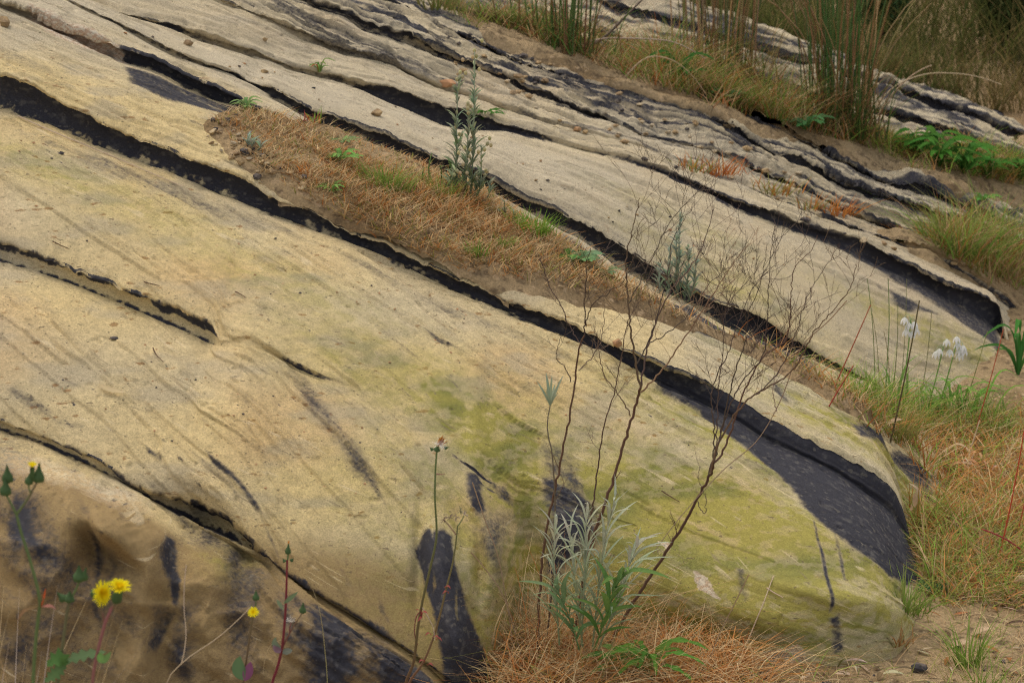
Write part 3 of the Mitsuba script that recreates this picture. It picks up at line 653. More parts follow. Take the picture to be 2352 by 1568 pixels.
def leaf(pts, width, c0, c1, side=None, fold=0.25, lobes=0, n=9, peak=0.45):
    """A leaf along pts: two halves folded along the midrib, widest at peak of its length, toothed if lobes."""
    P = smooth_line(pts, n if not lobes else 2 * lobes + 3)
    n = len(P)
    s = np.linspace(0, 1, n)
    d = np.gradient(P, axis=0); d /= np.linalg.norm(d, axis=1, keepdims=True) + 1e-12
    up = np.array([0, -0.35, 1.0]) if side is None else np.asarray(side, float)
    a = np.cross(d, up); a /= np.linalg.norm(a, axis=1, keepdims=True) + 1e-9
    nn = np.cross(a, d)
    w = np.where(s < peak, np.sin(np.pi / 2 * np.clip(s / peak, 0, 1)) ** 0.8 * 0.85 + 0.15, np.cos(np.pi / 2 * np.clip((s - peak) / (1 - peak), 0, 1)) ** 0.8) * width / 2
    if lobes:
        w = w * np.where(np.arange(n) % 2 == 1, 1.15, 0.5)
    L = P + a * w[:, None] + nn * (fold * w)[:, None]
    R = P - a * w[:, None] + nn * (fold * w)[:, None]
    V = np.stack([L, P, R], 1).reshape(-1, 3)
    c = np.asarray(c0)[None] * (1 - s)[:, None] + np.asarray(c1)[None] * s[:, None]
    C = np.stack([c * 0.96, c * 1.12, c], 1).reshape(-1, 3)
    F = []
    for i in range(n - 1):
        for j in range(2):
            p = 3 * i + j
            F += [[p, p + 1, p + 4], [p, p + 4, p + 3]]
    return V, np.array(F), C


def jit(c, k=0.15, rng=None):
    r = rng or RNG
    c = np.asarray(c, float)
    return np.clip(c * (1 + r.uniform(-k, k)) * (1 + r.uniform(-k / 2, k / 2, 3)), 0.003, 0.95)


def cjit(c, n, k=0.2):
    return np.clip(np.asarray(c, float)[None] * (1 + RNG.uniform(-k, k, (n, 1))) * (1 + RNG.uniform(-k / 2.5, k / 2.5, (n, 3))), 0.003, 0.95)


def pick(cols, n, k=0.2, w=None):
    cols = np.asarray(cols, float)
    i = RNG.choice(len(cols), n, p=w)
    return np.clip(cols[i] * (1 + RNG.uniform(-k, k, (n, 1))), 0.003, 0.95)


def inside(poly, n):
    """n points, measured in u, v, spread evenly over a polygon."""
    P = Polygon(poly).buffer(0)
    x0, y0, x1, y1 = P.bounds
    out = np.zeros((0, 2))
    while len(out) < n:
        q = RNG.uniform([x0, y0], [x1, y1], (2 * n, 2))
        out = np.vstack([out, q[shapely.contains_xy(P, q[:, 0], q[:, 1])]])
    return out[:n]


def feet(poly, n):
    """n points of the surface that stands in a polygon of the view."""
    uv = inside(poly, n)
    d, k = _rt.query(uv, 4)
    ok = d[:, 0] < 9
    y = np.where(d < d[:, :1] + 3, _rp[k, 1], 99)
    j = k[np.arange(n), y.argmin(1)]
    out = _rp[j].copy()
    # the ground, where it lies nearer
    lo, hi = np.full(n, 2.0), np.full(n, 60.0)
    dx, dz = (uv[:, 0] - 1176) / FPX, (784 - uv[:, 1]) / FPX
    D = FWD + UPV * dz[:, None] + np.array([1.0, 0, 0]) * dx[:, None]
    for _ in range(22):
        m = (lo + hi) / 2
        p = CAM + D * (m / D[:, 1])[:, None]
        above = p[:, 2] > ground_z(p[:, 0], p[:, 1])
        lo, hi = np.where(above, m, lo), np.where(above, hi, m)
    g = CAM + D * (lo / D[:, 1])[:, None]
    use = ~ok | (g[:, 1] < out[:, 1] - 0.02)
    out[use] = g[use]
    return out


# ------------------------------------------------------------------ soil lying in hollows of the outcrop
SOILS = [
    ([(484, 290), (555, 262), (640, 285), (745, 302), (850, 346), (965, 392), (1060, 432), (1135, 462), (1205, 515), (1300, 570), (1400, 640), (1480, 690), (1570, 735), (1640, 765), (1730, 800), (1830, 850), (1930, 905), (2010, 970), (1960, 950),
      (1850, 880), (1760, 830), (1690, 795), (1560, 742), (1500, 722), (1400, 700), (1300, 682), (1200, 655), (1090, 640), (1000, 612), (900, 572), (790, 512), (690, 462), (610, 412), (550, 360)], 0.035),
    ([(1060, 20), (1250, 70), (1400, 122), (1560, 165), (1700, 225), (1850, 285), (2000, 318), (2150, 340), (2352, 380), (2500, 420), (2500, 530), (2352, 470), (2200, 432), (2060, 380), (1850, 322), (1650, 262), (1450, 200), (1300, 140), (1130, 80)], 0.03),
    ([(2050, 540), (2200, 560), (2352, 590), (2500, 640), (2500, 800), (2352, 700), (2230, 640), (2120, 590)], 0.04),
]
mb = MB()
for k, (poly, hh) in enumerate(SOILS):
    m = patch_mask(poly, 0.05 if k == 0 else 0.09, 0.02, 9.0, 400 + k)
    m = m * (~row_face[:, None] | (OPEN < 0.05) | (k > 0))
    if k == 0:
        m = m * np.isin(row_seg, [3, 4])[:, None] * ~(row_face & (row_seg == 3))[:, None]
    Z = ROCK + np.array([0, 0, 1.0]) * (-0.02 + (hh + 0.02) * np.sqrt(np.clip(m, 0, 1)) + 0.006 * fb(GX * 20, GY * 20, 0, 3, 91) * (m > 0))[..., None]
    f = grid_faces(NR, NX)
    ok = (m > 0.01).reshape(-1)
    f = f[ok[f].all(1)]
    used, inv = np.unique(f, return_inverse=True)
    mb.add(Z.reshape(-1, 3)[used], inv.reshape(-1, 3), (1, 1, 1))
scene['soil'] = mikit.ply((np.vstack(mb.v), np.vstack(mb.f)), 'soil_surface', smooth=True)
labels['soil'] = {'label': 'brown soil caught on the ledges of the outcrop', 'kind': 'structure'}
SOIL_TOP = np.vstack(mb.v)
_soil = cKDTree(SOIL_TOP[:, :2])


def on_soil(p):
    """Lifts points to the soil where there is some."""
    p = np.array(p, float)
    d, k = _soil.query(p[..., :2])
    z = np.where(d < 0.02, SOIL_TOP[k, 2], -9)
    p[..., 2] = np.maximum(p[..., 2], z)
    return p


ORANGE, RUST, STRAW, TAN = (0.52, 0.27, 0.10), (0.40, 0.16, 0.06), (0.62, 0.49, 0.29), (0.46, 0.32, 0.18)
GREEN, LIME, OLIVE, SILVER, DEEP = (0.13, 0.26, 0.05), (0.24, 0.37, 0.07), (0.24, 0.25, 0.07), (0.34, 0.42, 0.31), (0.06, 0.14, 0.04)


def grass_stuff(name, label, parts):
    """parts: (polygon, number, height range, colours, weights, width, lean)."""
    mb = MB()
    for (poly, n, (h0, h1), cols, w, wd, ln) in parts:
        b = on_soil(feet(poly, n))
        b[:, 2] -= 0.006
        # patchy growth
        dens = nz(b[:, 0] * 7, b[:, 1] * 7, 0, 77)
        keep = RNG.uniform(0, 1, n) < 0.30 + 1.0 * dens
        b = b[keep]; n = len(b)
        patch = nz(b[:, 0] * 5, b[:, 1] * 4, 1, 79)
        h = RNG.uniform(h0, h1, n) * (0.6 + 0.8 * patch)
        c = pick(cols, n, 0.25, w)
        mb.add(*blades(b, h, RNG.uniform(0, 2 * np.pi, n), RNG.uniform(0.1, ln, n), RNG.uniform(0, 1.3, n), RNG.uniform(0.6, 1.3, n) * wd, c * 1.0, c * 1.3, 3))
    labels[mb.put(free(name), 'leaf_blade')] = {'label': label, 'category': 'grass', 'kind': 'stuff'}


TONGUE = SOILS[0][0]
dry = [ORANGE, TAN, STRAW, OLIVE, RUST]
grass_stuff('dry_grass', 'short orange and straw coloured grass on the soil tongue between ledges', [
    (TONGUE, 12000, (.012, .045), dry, [.12, .34, .38, .14, .02], .0032, 1.5),
    ([(560, 275), (660, 292), (850, 350), (965, 395), (1060, 440), (1135, 470), (1300, 575), (1480, 690), (1540, 730), (1400, 695), (1200, 645), (1090, 630), (1000, 605), (900, 560), (790, 500), (690, 445), (600, 370)], 6500, (.012, .045), dry, [.17, .32, .34, .14, .03], .0035, 1.4),
    ([(700, 340), (900, 400), (1100, 480), (1250, 570), (1100, 560), (900, 480), (760, 420)], 3500, (.02, .06), dry, [.32, .28, .28, .08, .04], .0035, 1.3)])
RIGHT = [(1650, 775), (1740, 812), (1830, 850), (1960, 905), (2050, 925), (2200, 950), (2290, 965), (2352, 930), (2400, 940), (2400, 1400), (2250, 1390), (2150, 1380), (2120, 1310), (2090, 1220), (2130, 1170), (2175, 1110), (2120, 1045), (2020, 1000), (1960, 955), (1850, 885), (1760, 830)]
grass_stuff('meadow_grass', 'mixed orange and green grass on the ground right of the rock noses', [
    (RIGHT, 6000, (.02, .10), [ORANGE, TAN, STRAW, OLIVE, LIME, RUST], [.26, .2, .2, .16, .12, .06], .004, 1.2),
    ([(1960, 930), (2120, 930), (2300, 970), (2400, 990), (2400, 1250), (2180, 1240), (2150, 1120), (2050, 1010)], 2600, (.03, .12), [ORANGE, STRAW, RUST, LIME], [.45, .25, .12, .18], .004, 1.1),
    ([(2090, 1180), (2200, 1200), (2352, 1230), (2400, 1400), (2150, 1390), (2110, 1300)], 1500, (.04, .13), [OLIVE, LIME, TAN, ORANGE], [.35, .3, .2, .15], .0038, .9),
    ([(1900, 880), (2000, 900), (2320, 960), (2320, 1010), (2150, 1000), (2000, 960)], 1800, (.06, .18), [LIME, GREEN, OLIVE, STRAW], [.35, .3, .2, .15], .003, .7),
    ([(1750, 1510), (2060, 1490), (2150, 1400), (2400, 1400), (2400, 1640), (1700, 1640)], 900, (.02, .09), [OLIVE, STRAW, TAN, LIME], [.25, .3, .3, .15], .0022, 1.2)])
grass_stuff('dry_grass', 'tangled orange and straw grass at the foot of the rock, bottom centre', [
    ([(1130, 1470), (1250, 1440), (1500, 1450), (1680, 1480), (1760, 1515), (1760, 1640), (1120, 1640)], 2600, (.04, .14), [ORANGE, STRAW, RUST, TAN, OLIVE], [.3, .34, .1, .16, .1], .003, 1.5),
    ([(1480, 1480), (1660, 1490), (1720, 1530), (1680, 1600), (1500, 1600)], 900, (.06, .15), [ORANGE, STRAW, RUST], [.5, .36, .14], .0033, 1.4),
    ([(1180, 1440), (1300, 1450), (1480, 1470), (1480, 1550), (1180, 1550)], 700, (.12, .26), [STRAW, TAN, RUST, OLIVE], [.4, .25, .2, .15], .0017, .7)])
UP1 = [(1100, 40), (1250, 72), (1420, 130), (1560, 170), (1700, 230), (1850, 288), (2000, 320), (1960, 340), (1850, 318), (1650, 258), (1450, 195), (1300, 135), (1150, 80)]
grass_stuff('rough_grass', 'low brown and green grass along the upper ledges among the rushes', [
    (UP1, 4200, (.06, .2), [TAN, OLIVE, RUST, GREEN, STRAW], [.3, .26, .14, .2, .1], .004, .9),
    ([(1480, 150), (1620, 185), (1880, 285), (1850, 310), (1640, 250), (1500, 195)], 2600, (.10, .32), [OLIVE, TAN, GREEN, RUST], [.3, .3, .25, .15], .004, .9),
    ([(1930, 300), (2060, 330), (2352, 400), (2352, 440), (2200, 415), (2050, 375), (1930, 330)], 2600, (.06, .18), [OLIVE, LIME, TAN, ORANGE], [.3, .3, .25, .15], .004, .9),
    ([(2130, 560), (2352, 590), (2352, 690), (2240, 640), (2150, 590)], 1500, (.08, .26), [OLIVE, LIME, TAN, RUST], [.35, .25, .25, .15], .0035, .9),
    ([(1000, 0), (1110, 30), (1300, 100), (1260, 110), (1050, 50)], 700, (.05, .16), [OLIVE, TAN, GREEN], [.4, .4, .2], .004, .9)])
# the hill behind
n = 42000
x = RNG.uniform(0.0, 9.0, n); y = 11.3 + 17 * RNG.uniform(0, 1, n) ** 1.5
b = np.stack([x, y, height_at(x, y) - 0.02], -1)
keep = np.hypot(*(pix(b) - np.array([2100, 40])).T) < 1100
b = b[keep]; n = len(b)
pt = nz(b[:, 0] * 0.9, b[:, 1] * 0.7, 0, 83)
c = np.where((pt + RNG.uniform(-.25, .25, n) > 0.5)[:, None], pick([(0.22, 0.18, 0.075), (0.30, 0.22, 0.10), (0.17, 0.13, 0.055)], n, .25), pick([(0.10, 0.125, 0.04), (0.15, 0.165, 0.05), (0.12, 0.12, 0.045)], n, .25))
hh = RNG.uniform(.18, .6, n) * (0.5 + 0.9 * nz(b[:, 0] * 1.7, b[:, 1] * 1.7, 5, 85)) * sst(10.6, 12.6, b[:, 1]) + 0.12
mb = MB().add(*blades(b, hh, RNG.uniform(0, 6.28, n), RNG.uniform(.05, .6, n), RNG.uniform(0, .7, n), .008, c * .8, c * 1.1, 3))
labels[mb.put(free('hill_grass'), 'leaf_blade')] = {'label': 'tall olive and straw grass on the hill behind the outcrop, upper right', 'category': 'grass', 'kind': 'stuff'}
# ------------------------------------------------------------------ dead shrubs: bare brown twigs in front of the rock
BARK, BARK2, DEADTW = (0.16, 0.10, 0.07), (0.23, 0.15, 0.11), (0.11, 0.075, 0.06)


def twigs(mb, P, r, level, rng, n, L, c):
    """Side twigs along the line P; they fork again and end in fine hooked tips."""
    m = len(P)
    for _ in range(int(n * 1.2)):
        i = rng.integers(int(m * 0.25), m - 1)
        d = P[min(i + 1, m - 1)] - P[i - 1]; d /= np.linalg.norm(d) + 1e-9
        s = rng.choice([-1, 1])
        ax = np.array([np.cos(rng.uniform(-.5, .5)), np.sin(rng.uniform(-.9, .9)), 0])
        q = d * rng.uniform(.6, 1.0) + ax * s * rng.uniform(.35, .8) + np.array([0, 0, rng.uniform(.05, .35)])
        q /= np.linalg.norm(q)
        l = L * rng.uniform(.5, 1.25)
        up = np.array([rng.uniform(-.25, .25), rng.uniform(-.2, .2), rng.uniform(0.2, .6)])
        pts = [P[i]]
        for k in range(3):
            q = q + up * 0.22 + rng.normal(0, .16, 3); q /= np.linalg.norm(q)
            pts.append(pts[-1] + q * l / 3)
        T_ = smooth_line(pts, 8)
        rr = max(r * 0.6, 0.0005)
        mb.add(*tube(T_, rr, 0.0004, c, np.asarray(c) * 1.15, 3, 8))
        if level > 0:
            twigs(mb, T_, rr, level - 1, rng, rng.integers(1, 4), l * 0.62, c)


def dead_shrub(label, mains, seed, group=None):
    """mains: (points u, v; distance at foot and tip; radius at foot and tip; twigs; twig length)."""
    rng = np.random.default_rng(seed)
    t = thing('dead_shrub', label, 'shrub', group)
    for pts, y0, y1, r0, r1, n, L, lev in mains:
        k = len(pts)
        W = np.array([at(u, v, y0 + (y1 - y0) * i / (k - 1)) for i, (u, v) in enumerate(pts)])
        P = smooth_line(W, 8 * k)
        P[1:-1] += rng.normal(0, 0.0012, P[1:-1].shape)
        c = jit(BARK if r0 > .0022 else BARK2 if rng.uniform() < .4 else DEADTW, .2, rng)
        mb = MB().add(*tube(P, r0, r1, c, c * np.array([.8, .75, .75]), 5, 8 * k))
        twigs(mb, P, r1, lev, rng, n, L, c * 0.9)
        mb.put(free('branch', t), 'stalk_skin')
    return t


dead_shrub('bare twiggy shrub, left and taller of the two dead shrubs', [
    ([(1236, 1500), (1245, 1290), (1262, 1180), (1290, 1050), (1320, 880), (1331, 800), (1343, 770)], 4.1, 3.98, .0036, .0018, 3, .07, 1),
    ([(1337, 794), (1315, 762), (1286, 697), (1264, 661), (1243, 589)], 3.99, 4.06, .0014, .0007, 4, .07, 1),
    ([(1343, 770), (1343, 697), (1347, 607), (1356, 570)], 3.98, 3.94, .0015, .0007, 4, .07, 1),
    ([(1346, 750), (1361, 700), (1430, 647), (1455, 600)], 3.98, 3.88, .0013, .0006, 4, .08, 1),
    ([(1329, 850), (1365, 812), (1384, 769), (1388, 700)], 3.98, 4.05, .0012, .0006, 4, .08, 1),
    ([(1311, 877), (1296, 840), (1278, 822), (1288, 775)], 3.99, 3.95, .0012, .0006, 2, .05, 1),
    ([(1330, 1440), (1352, 1250), (1372, 1081), (1386, 985), (1412, 895), (1423, 841), (1440, 750), (1470, 690)], 4.14, 4.08, .0026, .0008, 6, .09, 1),
    ([(1320, 1470), (1340, 1330), (1365, 1227), (1394, 1148), (1437, 1004), (1466, 915), (1472, 890)], 4.12, 4.0, .0044, .0028, 3, .07, 1),
    ([(1472, 890), (1462, 841), (1452, 783), (1444, 697), (1438, 607), (1459, 500), (1470, 455)], 4.0, 3.95, .0026, .0008, 9, .10, 2),
    ([(1474, 886), (1491, 787), (1538, 672), (1595, 600), (1622, 540), (1640, 470)], 4.0, 4.1, .0021, .0007, 9, .11, 2),
    ([(1472, 900), (1520, 850), (1559, 795), (1610, 720), (1660, 640), (1720, 560)], 4.0, 3.9, .0020, .0007, 9, .11, 2),
    ([(1448, 955), (1420, 905), (1387, 859), (1376, 810), (1372, 760)], 4.02, 3.97, .0014, .0006, 4, .07, 1),
    ([(1459, 841), (1500, 760), (1530, 640), (1545, 560), (1590, 480)], 4.0, 4.06, .0016, .0006, 7, .10, 2),
    ([(1444, 697), (1490, 610), (1545, 500), (1620, 430)], 3.97, 3.92, .0013, .0005, 7, .10, 2),
    ([(1491, 787), (1560, 745), (1640, 640), (1690, 600)], 4.0, 4.03, .0013, .0005, 6, .10, 2)], 11)
dead_shrub('bare twiggy shrub on one long leaning stem, right of the two dead shrubs', [
    ([(1392, 1500), (1455, 1382), (1538, 1256), (1600, 1148), (1632, 1085), (1640, 1062)], 4.15, 3.98, .0042, .0028, 2, .06, 1),
    ([(1632, 1085), (1685, 955), (1735, 906), (1811, 859), (1843, 816), (1865, 769), (1908, 719), (1959, 643), (1966, 605)], 3.98, 3.9, .0024, .0007, 10, .09, 2),
    ([(1640, 1062), (1656, 1045), (1707, 906), (1750, 823), (1811, 769), (1822, 625), (1865, 571), (1878, 540)], 3.98, 4.05, .0024, .0006, 10, .10, 2),
    ([(1642, 1050), (1668, 940), (1692, 841), (1710, 791), (1721, 719), (1750, 639), (1762, 560)], 3.98, 3.93, .0018, .0006, 9, .10, 2),
    ([(1628, 1092), (1640, 1000), (1634, 915), (1662, 805), (1660, 745), (1690, 660)], 3.98, 4.04, .0017, .0006, 8, .09, 2),
    ([(1650, 1020), (1690, 900), (1757, 800), (1764, 720), (1768, 600), (1780, 520)], 3.97, 4.0, .0016, .0006, 8, .10, 2),
    ([(1600, 1148), (1618, 1180), (1622, 1150), (1604, 1095), (1610, 1070)], 3.99, 3.97, .001, .0005, 1, .04, 0),
    ([(1640, 1062), (1648, 975), (1650, 880), (1680, 790), (1720, 680), (1790, 600)], 3.98, 4.08, .0016, .0005, 8, .09, 2),
    ([(1735, 906), (1790, 850), (1830, 760), (1850, 690), (1905, 600), (1930, 560)], 3.93, 3.97, .0014, .0005, 7, .09, 2),
    ([(1783, 945), (1776, 890), (1780, 850)], 3.95, 3.95, .001, .0005, 2, .05, 0)], 12)
for pts, y, lab in [([(1085, 1107), (1116, 1199), (1143, 1275), (1162, 1371), (1176, 1470)], 3.95, 'thin dry stalk leaning past the black rock post, upper of two'),
                    ([(1082, 1268), (1110, 1300), (1152, 1360), (1180, 1440), (1200, 1520)], 3.96, 'thin dark stalk curving low beside the black rock post'),
                    ([(1720, 1318), (1690, 1380), (1650, 1460), (1620, 1540)], 4.0, 'pale dry stalk leaning over the orange grass below the green rock'),
                    ([(1945, 690), (1900, 740), (1846, 790), (1790, 925), (1740, 1010), (1660, 1080), (1500, 1270)], 3.92, 'long pale grey stalk slanting through the right dead shrub')]:
    t = thing('dry_stalk', lab, 'stalk')
    W = [at(u, v, y + .02 * i) for i, (u, v) in enumerate(pts)]
    MB().add(*tube(W, .0012, .0008, (0.42, .3, .2), (.36, .27, .2), 5)).put(t, 'stalk_skin')

# ------------------------------------------------------------------ narrow-leaved silvery plants
def sprig(parent, pts, y0, y1, n, L, w, c0, c1, rng, spread=1.0, r=.0022, top=True, tilt=0.5):
    k = len(pts)
    W = np.array([at(u, v, y0 + (y1 - y0) * i / max(k - 1, 1)) for i, (u, v) in enumerate(pts)])
    P = smooth_line(W, 30)
    MB().add(*tube(P, r, r * .5, np.asarray(c0) * .8, c1, 5, 24)).put(free('stem', parent), 'stalk_skin')
    for j in range(n):
        s = 0.12 + 0.88 * (j + rng.uniform(0, .6)) / n
        i = min(int(s * 29), 28)
        d = P[i + 1] - P[i]; d /= np.linalg.norm(d)
        a = j * 2.4 + rng.uniform(-.4, .4)
        out = np.array([np.cos(a), 0.75 * np.sin(a), 0])
        l = L * rng.uniform(.5, 1.3) * (1.0 if s < .85 else .75)
        e = tilt * rng.uniform(.6, 1.4) * spread * (1 - .5 * s)
        q = d * (1 - .4 * e) + out * e
        bend = rng.uniform(-.75, .1)
        p1, p2 = P[i] + q * l * .5, P[i] + q * l + out * l * .18 * spread + np.array([0, 0, bend * l * .5 * spread])
        c = jit(np.asarray(c0) * (1 - s) + np.asarray(c1) * s, .14, rng)
        MB().add(*leaf([P[i], p1, p2], w * rng.uniform(.8, 1.2), c * .9, c, None, .3)).put(free('leaf', parent), 'leaf_blade')


rng = np.random.default_rng(21)
SV0, SV1 = (0.24, 0.31, 0.15), (0.56, 0.60, 0.48)
t = thing('silvery_shrub', 'silver green narrow leaved plant in the straw at the foot of the dead shrubs', 'plant')
for pts, ya, yb, n, L, w, c0, c1, sp in [
    ([(1361, 1490), (1377, 1330), (1386, 1256), (1404, 1180), (1412, 1150)], 4.0, 3.92, 42, .11, .0058, SV0, SV1, 1.1),
    ([(1285, 1480), (1276, 1340), (1272, 1262), (1279, 1200)], 4.02, 3.95, 34, .10, .0055, SV0, SV1, 1.1),
    ([(1335, 1480), (1343, 1300), (1345, 1215), (1352, 1170)], 4.0, 3.98, 34, .10, .0055, SV0, SV1, 1.0),
    ([(1340, 1490), (1325, 1380), (1315, 1280), (1308, 1220)], 4.05, 4.05, 30, .095, .0055, SV0, SV1, 1.0),
    ([(1375, 1490), (1412, 1390), (1440, 1310), (1462, 1255)], 4.0, 3.97, 36, .11, .006, SV0, SV1, 1.2),
    ([(1365, 1490), (1390, 1420), (1408, 1360), (1430, 1320)], 3.96, 3.92, 16, .10, .013, (.11, .22, .05), (.18, .31, .10), 1.3),
    ([(1330, 1490), (1312, 1430), (1292, 1380), (1275, 1345)], 3.98, 3.95, 12, .08, .012, (.11, .22, .07), (.22, .32, .17), 1.2)]:
    sprig(t, pts, ya, yb, n, L, w, c0, c1, rng, sp)
t = thing('silvery_shrub', 'single silver leaved shoot on a bare dark stem above the silvery plant', 'plant')
W = [at(u, v, y) for u, v, y in [(1250, 1500, 4.12), (1275, 1180, 4.05), (1268, 1039, 4.02), (1257, 985, 4.02), (1264, 931, 4.02)]]
MB().add(*tube(W, .0022, .0013, DEADTW, (.2, .17, .12), 5, 26)).put(free('stem', t), 'stalk_skin')
for (u, v, dy) in [(1231, 873, 0), (1254, 855, .02), (1268, 860, -.03), (1295, 860, .01), (1283, 902, -.04), (1253, 893, -.03), (1276, 880, .04)]:
    c = jit((.35, .43, .31), .1, rng)
    A, B = at(1264, 933, 4.02), at(u, v, 4.02 + dy)
    MB().add(*leaf([A, (A + B) / 2 + np.array([0, 0, .004]), B], .0065, c * .85, c)).put(free('leaf', t), 'leaf_blade')


def cudweed(label, base, tops, lh, n, c0, c1, flower, seed, wid=.0075):
    """A tall plant: several stems closely set with small narrow leaves, cream flower clusters at the tips."""
    rng = np.random.default_rng(seed)
    t = thing('cudweed', label, 'plant')
    B = on_soil(S(*base)[None])[0]
    for (u, v, du) in tops:
        Tp = at(u, v, B[1] + rng.uniform(-.06, .03))
        foot = B + np.array([du, rng.uniform(-.03, .03), -.01])
        P = smooth_line([foot, (foot + Tp) / 2 + np.array([du * .3, 0, 0]), Tp], 40)
        H = np.linalg.norm(Tp - foot)
        MB().add(*tube(P, .0028, .0013, np.asarray(c0) * .5, c1, 5, 20)).put(free('stem', t), 'stalk_skin')
        mb = MB()
        for j in range(int(n * H / .5)):
            s = rng.uniform(.08, .97)
            i = int(s * 38)
            a = rng.uniform(0, 6.28)
            out = np.array([np.cos(a), np.sin(a), 0])
            l = lh * rng.uniform(.6, 1.2) * (1.15 - .7 * s)
            q = np.array([0, 0, .8]) + out * rng.uniform(.25, .7)
            c = jit(np.asarray(c0) * (1 - s) + np.asarray(c1) * s, .25, rng)
            mb.add(*leaf([P[i], P[i] + q * l * .5, P[i] + q * l + out * l * .2 - np.array([0, 0, .1 * l])], wid, c * .9, c, n=4))
        k = mb.put(free('foliage', t), 'leaf_blade')
        labels[k] = {'kind': 'stuff'}
        for _ in range(flower if v < 420 or flower > 4 else 0):
            c = Tp + rng.normal(0, .012, 3) * np.array([1, 1, 1.4]) - np.array([0, 0, .008])
            s = trimesh.creation.icosphere(1, .005)
            MB().add(s.vertices * np.array([1, 1, 1.25]) + c, s.faces, jit((.62, .58, .36), .15, rng)).put(free('flower_head', t), 'petal_skin')
    return t


cudweed('tall grey green plant with cream flower tips growing from the grass tongue', (1068, 478), [(1090, 118, .015), (1055, 165, -.02), (1078, 240, .0), (1105, 330, .03), (1062, 300, -.03), (1118, 415, .05), (1090, 400, .02), (1050, 390, -.04), (1072, 350, .0)], .055, 85, (.17, .22, .12), (.40, .47, .33), 5, 31)
cudweed('grey green plant behind the dead shrubs near the right end of the grass tongue', (1556, 690), [(1562, 478, .0), (1540, 560, -.02), (1580, 560, .02), (1553, 520, .0), (1600, 590, .03), (1520, 600, -.04)], .05, 95, (.2, .27, .18), (.42, .5, .4), 1, 32)
cudweed('small green broom like sprig at the upper edge of the grass tongue', (1003, 452), [(992, 352, -.02), (1030, 368, .03), (975, 385, -.03), (1012, 380, .01)], .02, 70, (.1, .17, .05), (.2, .34, .12), 0, 33, .003)
cudweed('small silver green sprig right of the tall plant on the grass tongue', (1160, 520), [(1158, 460, 0), (1175, 478, .02), (1148, 480, -.01)], .025, 70, (.2, .25, .15), (.35, .42, .3), 0, 34, .004)
cudweed('tiny blue green sprig in the pebbles at the left tip of the grass tongue', (580, 358), [(572, 310, -.01), (596, 325, .02), (582, 318, 0)], .04, 80, (.3, .4, .3), (.45, .55, .46), 0, 35, .008)


# ------------------------------------------------------------------ rosettes and grass tufts
def rosette(label, u, v, n, L, w, c0, lobes=0, seed=0, rise=.5, red=0.0):
    rng = np.random.default_rng(seed)
    t = thing('leaf_rosette', label, 'plant')
    B = on_soil(S(u, v)[None])[0]
    for j in range(n):
        a = 2 * np.pi * (j + rng.uniform(-.3, .3)) / n
        out = np.array([np.cos(a), np.sin(a), 0])
        l = L * rng.uniform(.65, 1.15)
        r = rise * rng.uniform(.5, 1.3)
        c = jit(c0 if rng.uniform() > red else (.38, .12, .05), .22, rng)
        P1 = B + out * l * .45 + np.array([0, 0, l * r * .75]); P2 = B + out * l + np.array([0, 0, l * r * .55])
        MB().add(*leaf([B + out * .004, P1, P2], w * rng.uniform(.8, 1.2), c * .85, c, None, .2, lobes, 9, .6)).put(free('leaf', t), 'leaf_blade')
    return t


G1, G2 = (.13, .28, .07), (.19, .36, .10)
rosette('bright green toothed rosette in the middle of the grass tongue', 782, 398, 13, .065, .016, G2, 4, 41, .5)
rosette('flat pale green rosette at the upper edge of the grass tongue', 790, 352, 11, .06, .013, (.22, .36, .15), 4, 42, .3)
rosette('small green rosette at the lower edge of the grass tongue', 762, 466, 10, .045, .011, G2, 3, 43, .6)
rosette('broad leaved blue green rosette right of centre in the grass tongue', 1338, 628, 13, .07, .027, (.17, .34, .16), 0, 44, .45)
rosette('narrow leaved green rosette beside the broad leaved one', 1392, 655, 9, .05, .014, (.2, .32, .17), 3, 45, .4)
rosette('two leaved seedling left of the broad leaved rosette', 1310, 630, 4, .055, .02, (.12, .26, .07), 0, 46, .9)
rosette('spiky green rosette at the left tip of the grass tongue', 566, 276, 12, .05, .010, (.22, .36, .13), 0, 47, .9)
rosette('small green sprout on the bare rock above the grass tongue', 735, 170, 9, .06, .008, (.16, .27, .08), 0, 48, 1.2, .3)
rosette('dark green rosette with a red leaf beside the tall grey green plant', 1108, 278, 11, .085, .017, (.07, .17, .04), 3, 49, .5, .15)
rosette('dark green leafy rosette at the base of the right rush clump', 1850, 312, 14, .13, .035, (.10, .24, .09), 3, 50, .6)
rosette('dark green long leaved rosette at the base of the middle rush clump', 1562, 205, 14, .16, .03, (.06, .16, .04), 0, 51, .8)
rosette('pale green leaf cluster right of the middle rush clump', 1665, 246, 8, .10, .035, (.18, .34, .14), 0, 52, .5)
for k, (u, v, n, L) in enumerate([(2110, 372, 16, .16), (2160, 398, 18, .18), (2215, 415, 18, .17), (2268, 425, 16, .16), (2340, 430, 14, .15), (2150, 350, 12, .12)]):
    rosette(['leftmost clump of the bright green leafy weeds on the right ledge', 'second clump of the bright green leafy weeds on the right ledge', 'third clump of the bright green leafy weeds on the right ledge', 'fourth clump of the bright green leafy weeds on the right ledge',
             'bright green leafy weed at the right edge of the upper ledge', 'upper back clump of the bright green leafy weeds on the right ledge'][k], u, v, n, L, .03, (.075, .21, .04), 0, 60 + k, .9)
rosette('small green weed patch below the leafy weeds on the right', 2262, 462, 12, .08, .02, (.13, .3, .07), 0, 67, .4)
rosette('long leaved green weed in the orange grass at bottom centre', 1492, 1560, 13, .12, .018, (.11, .27, .05), 3, 68, .9)
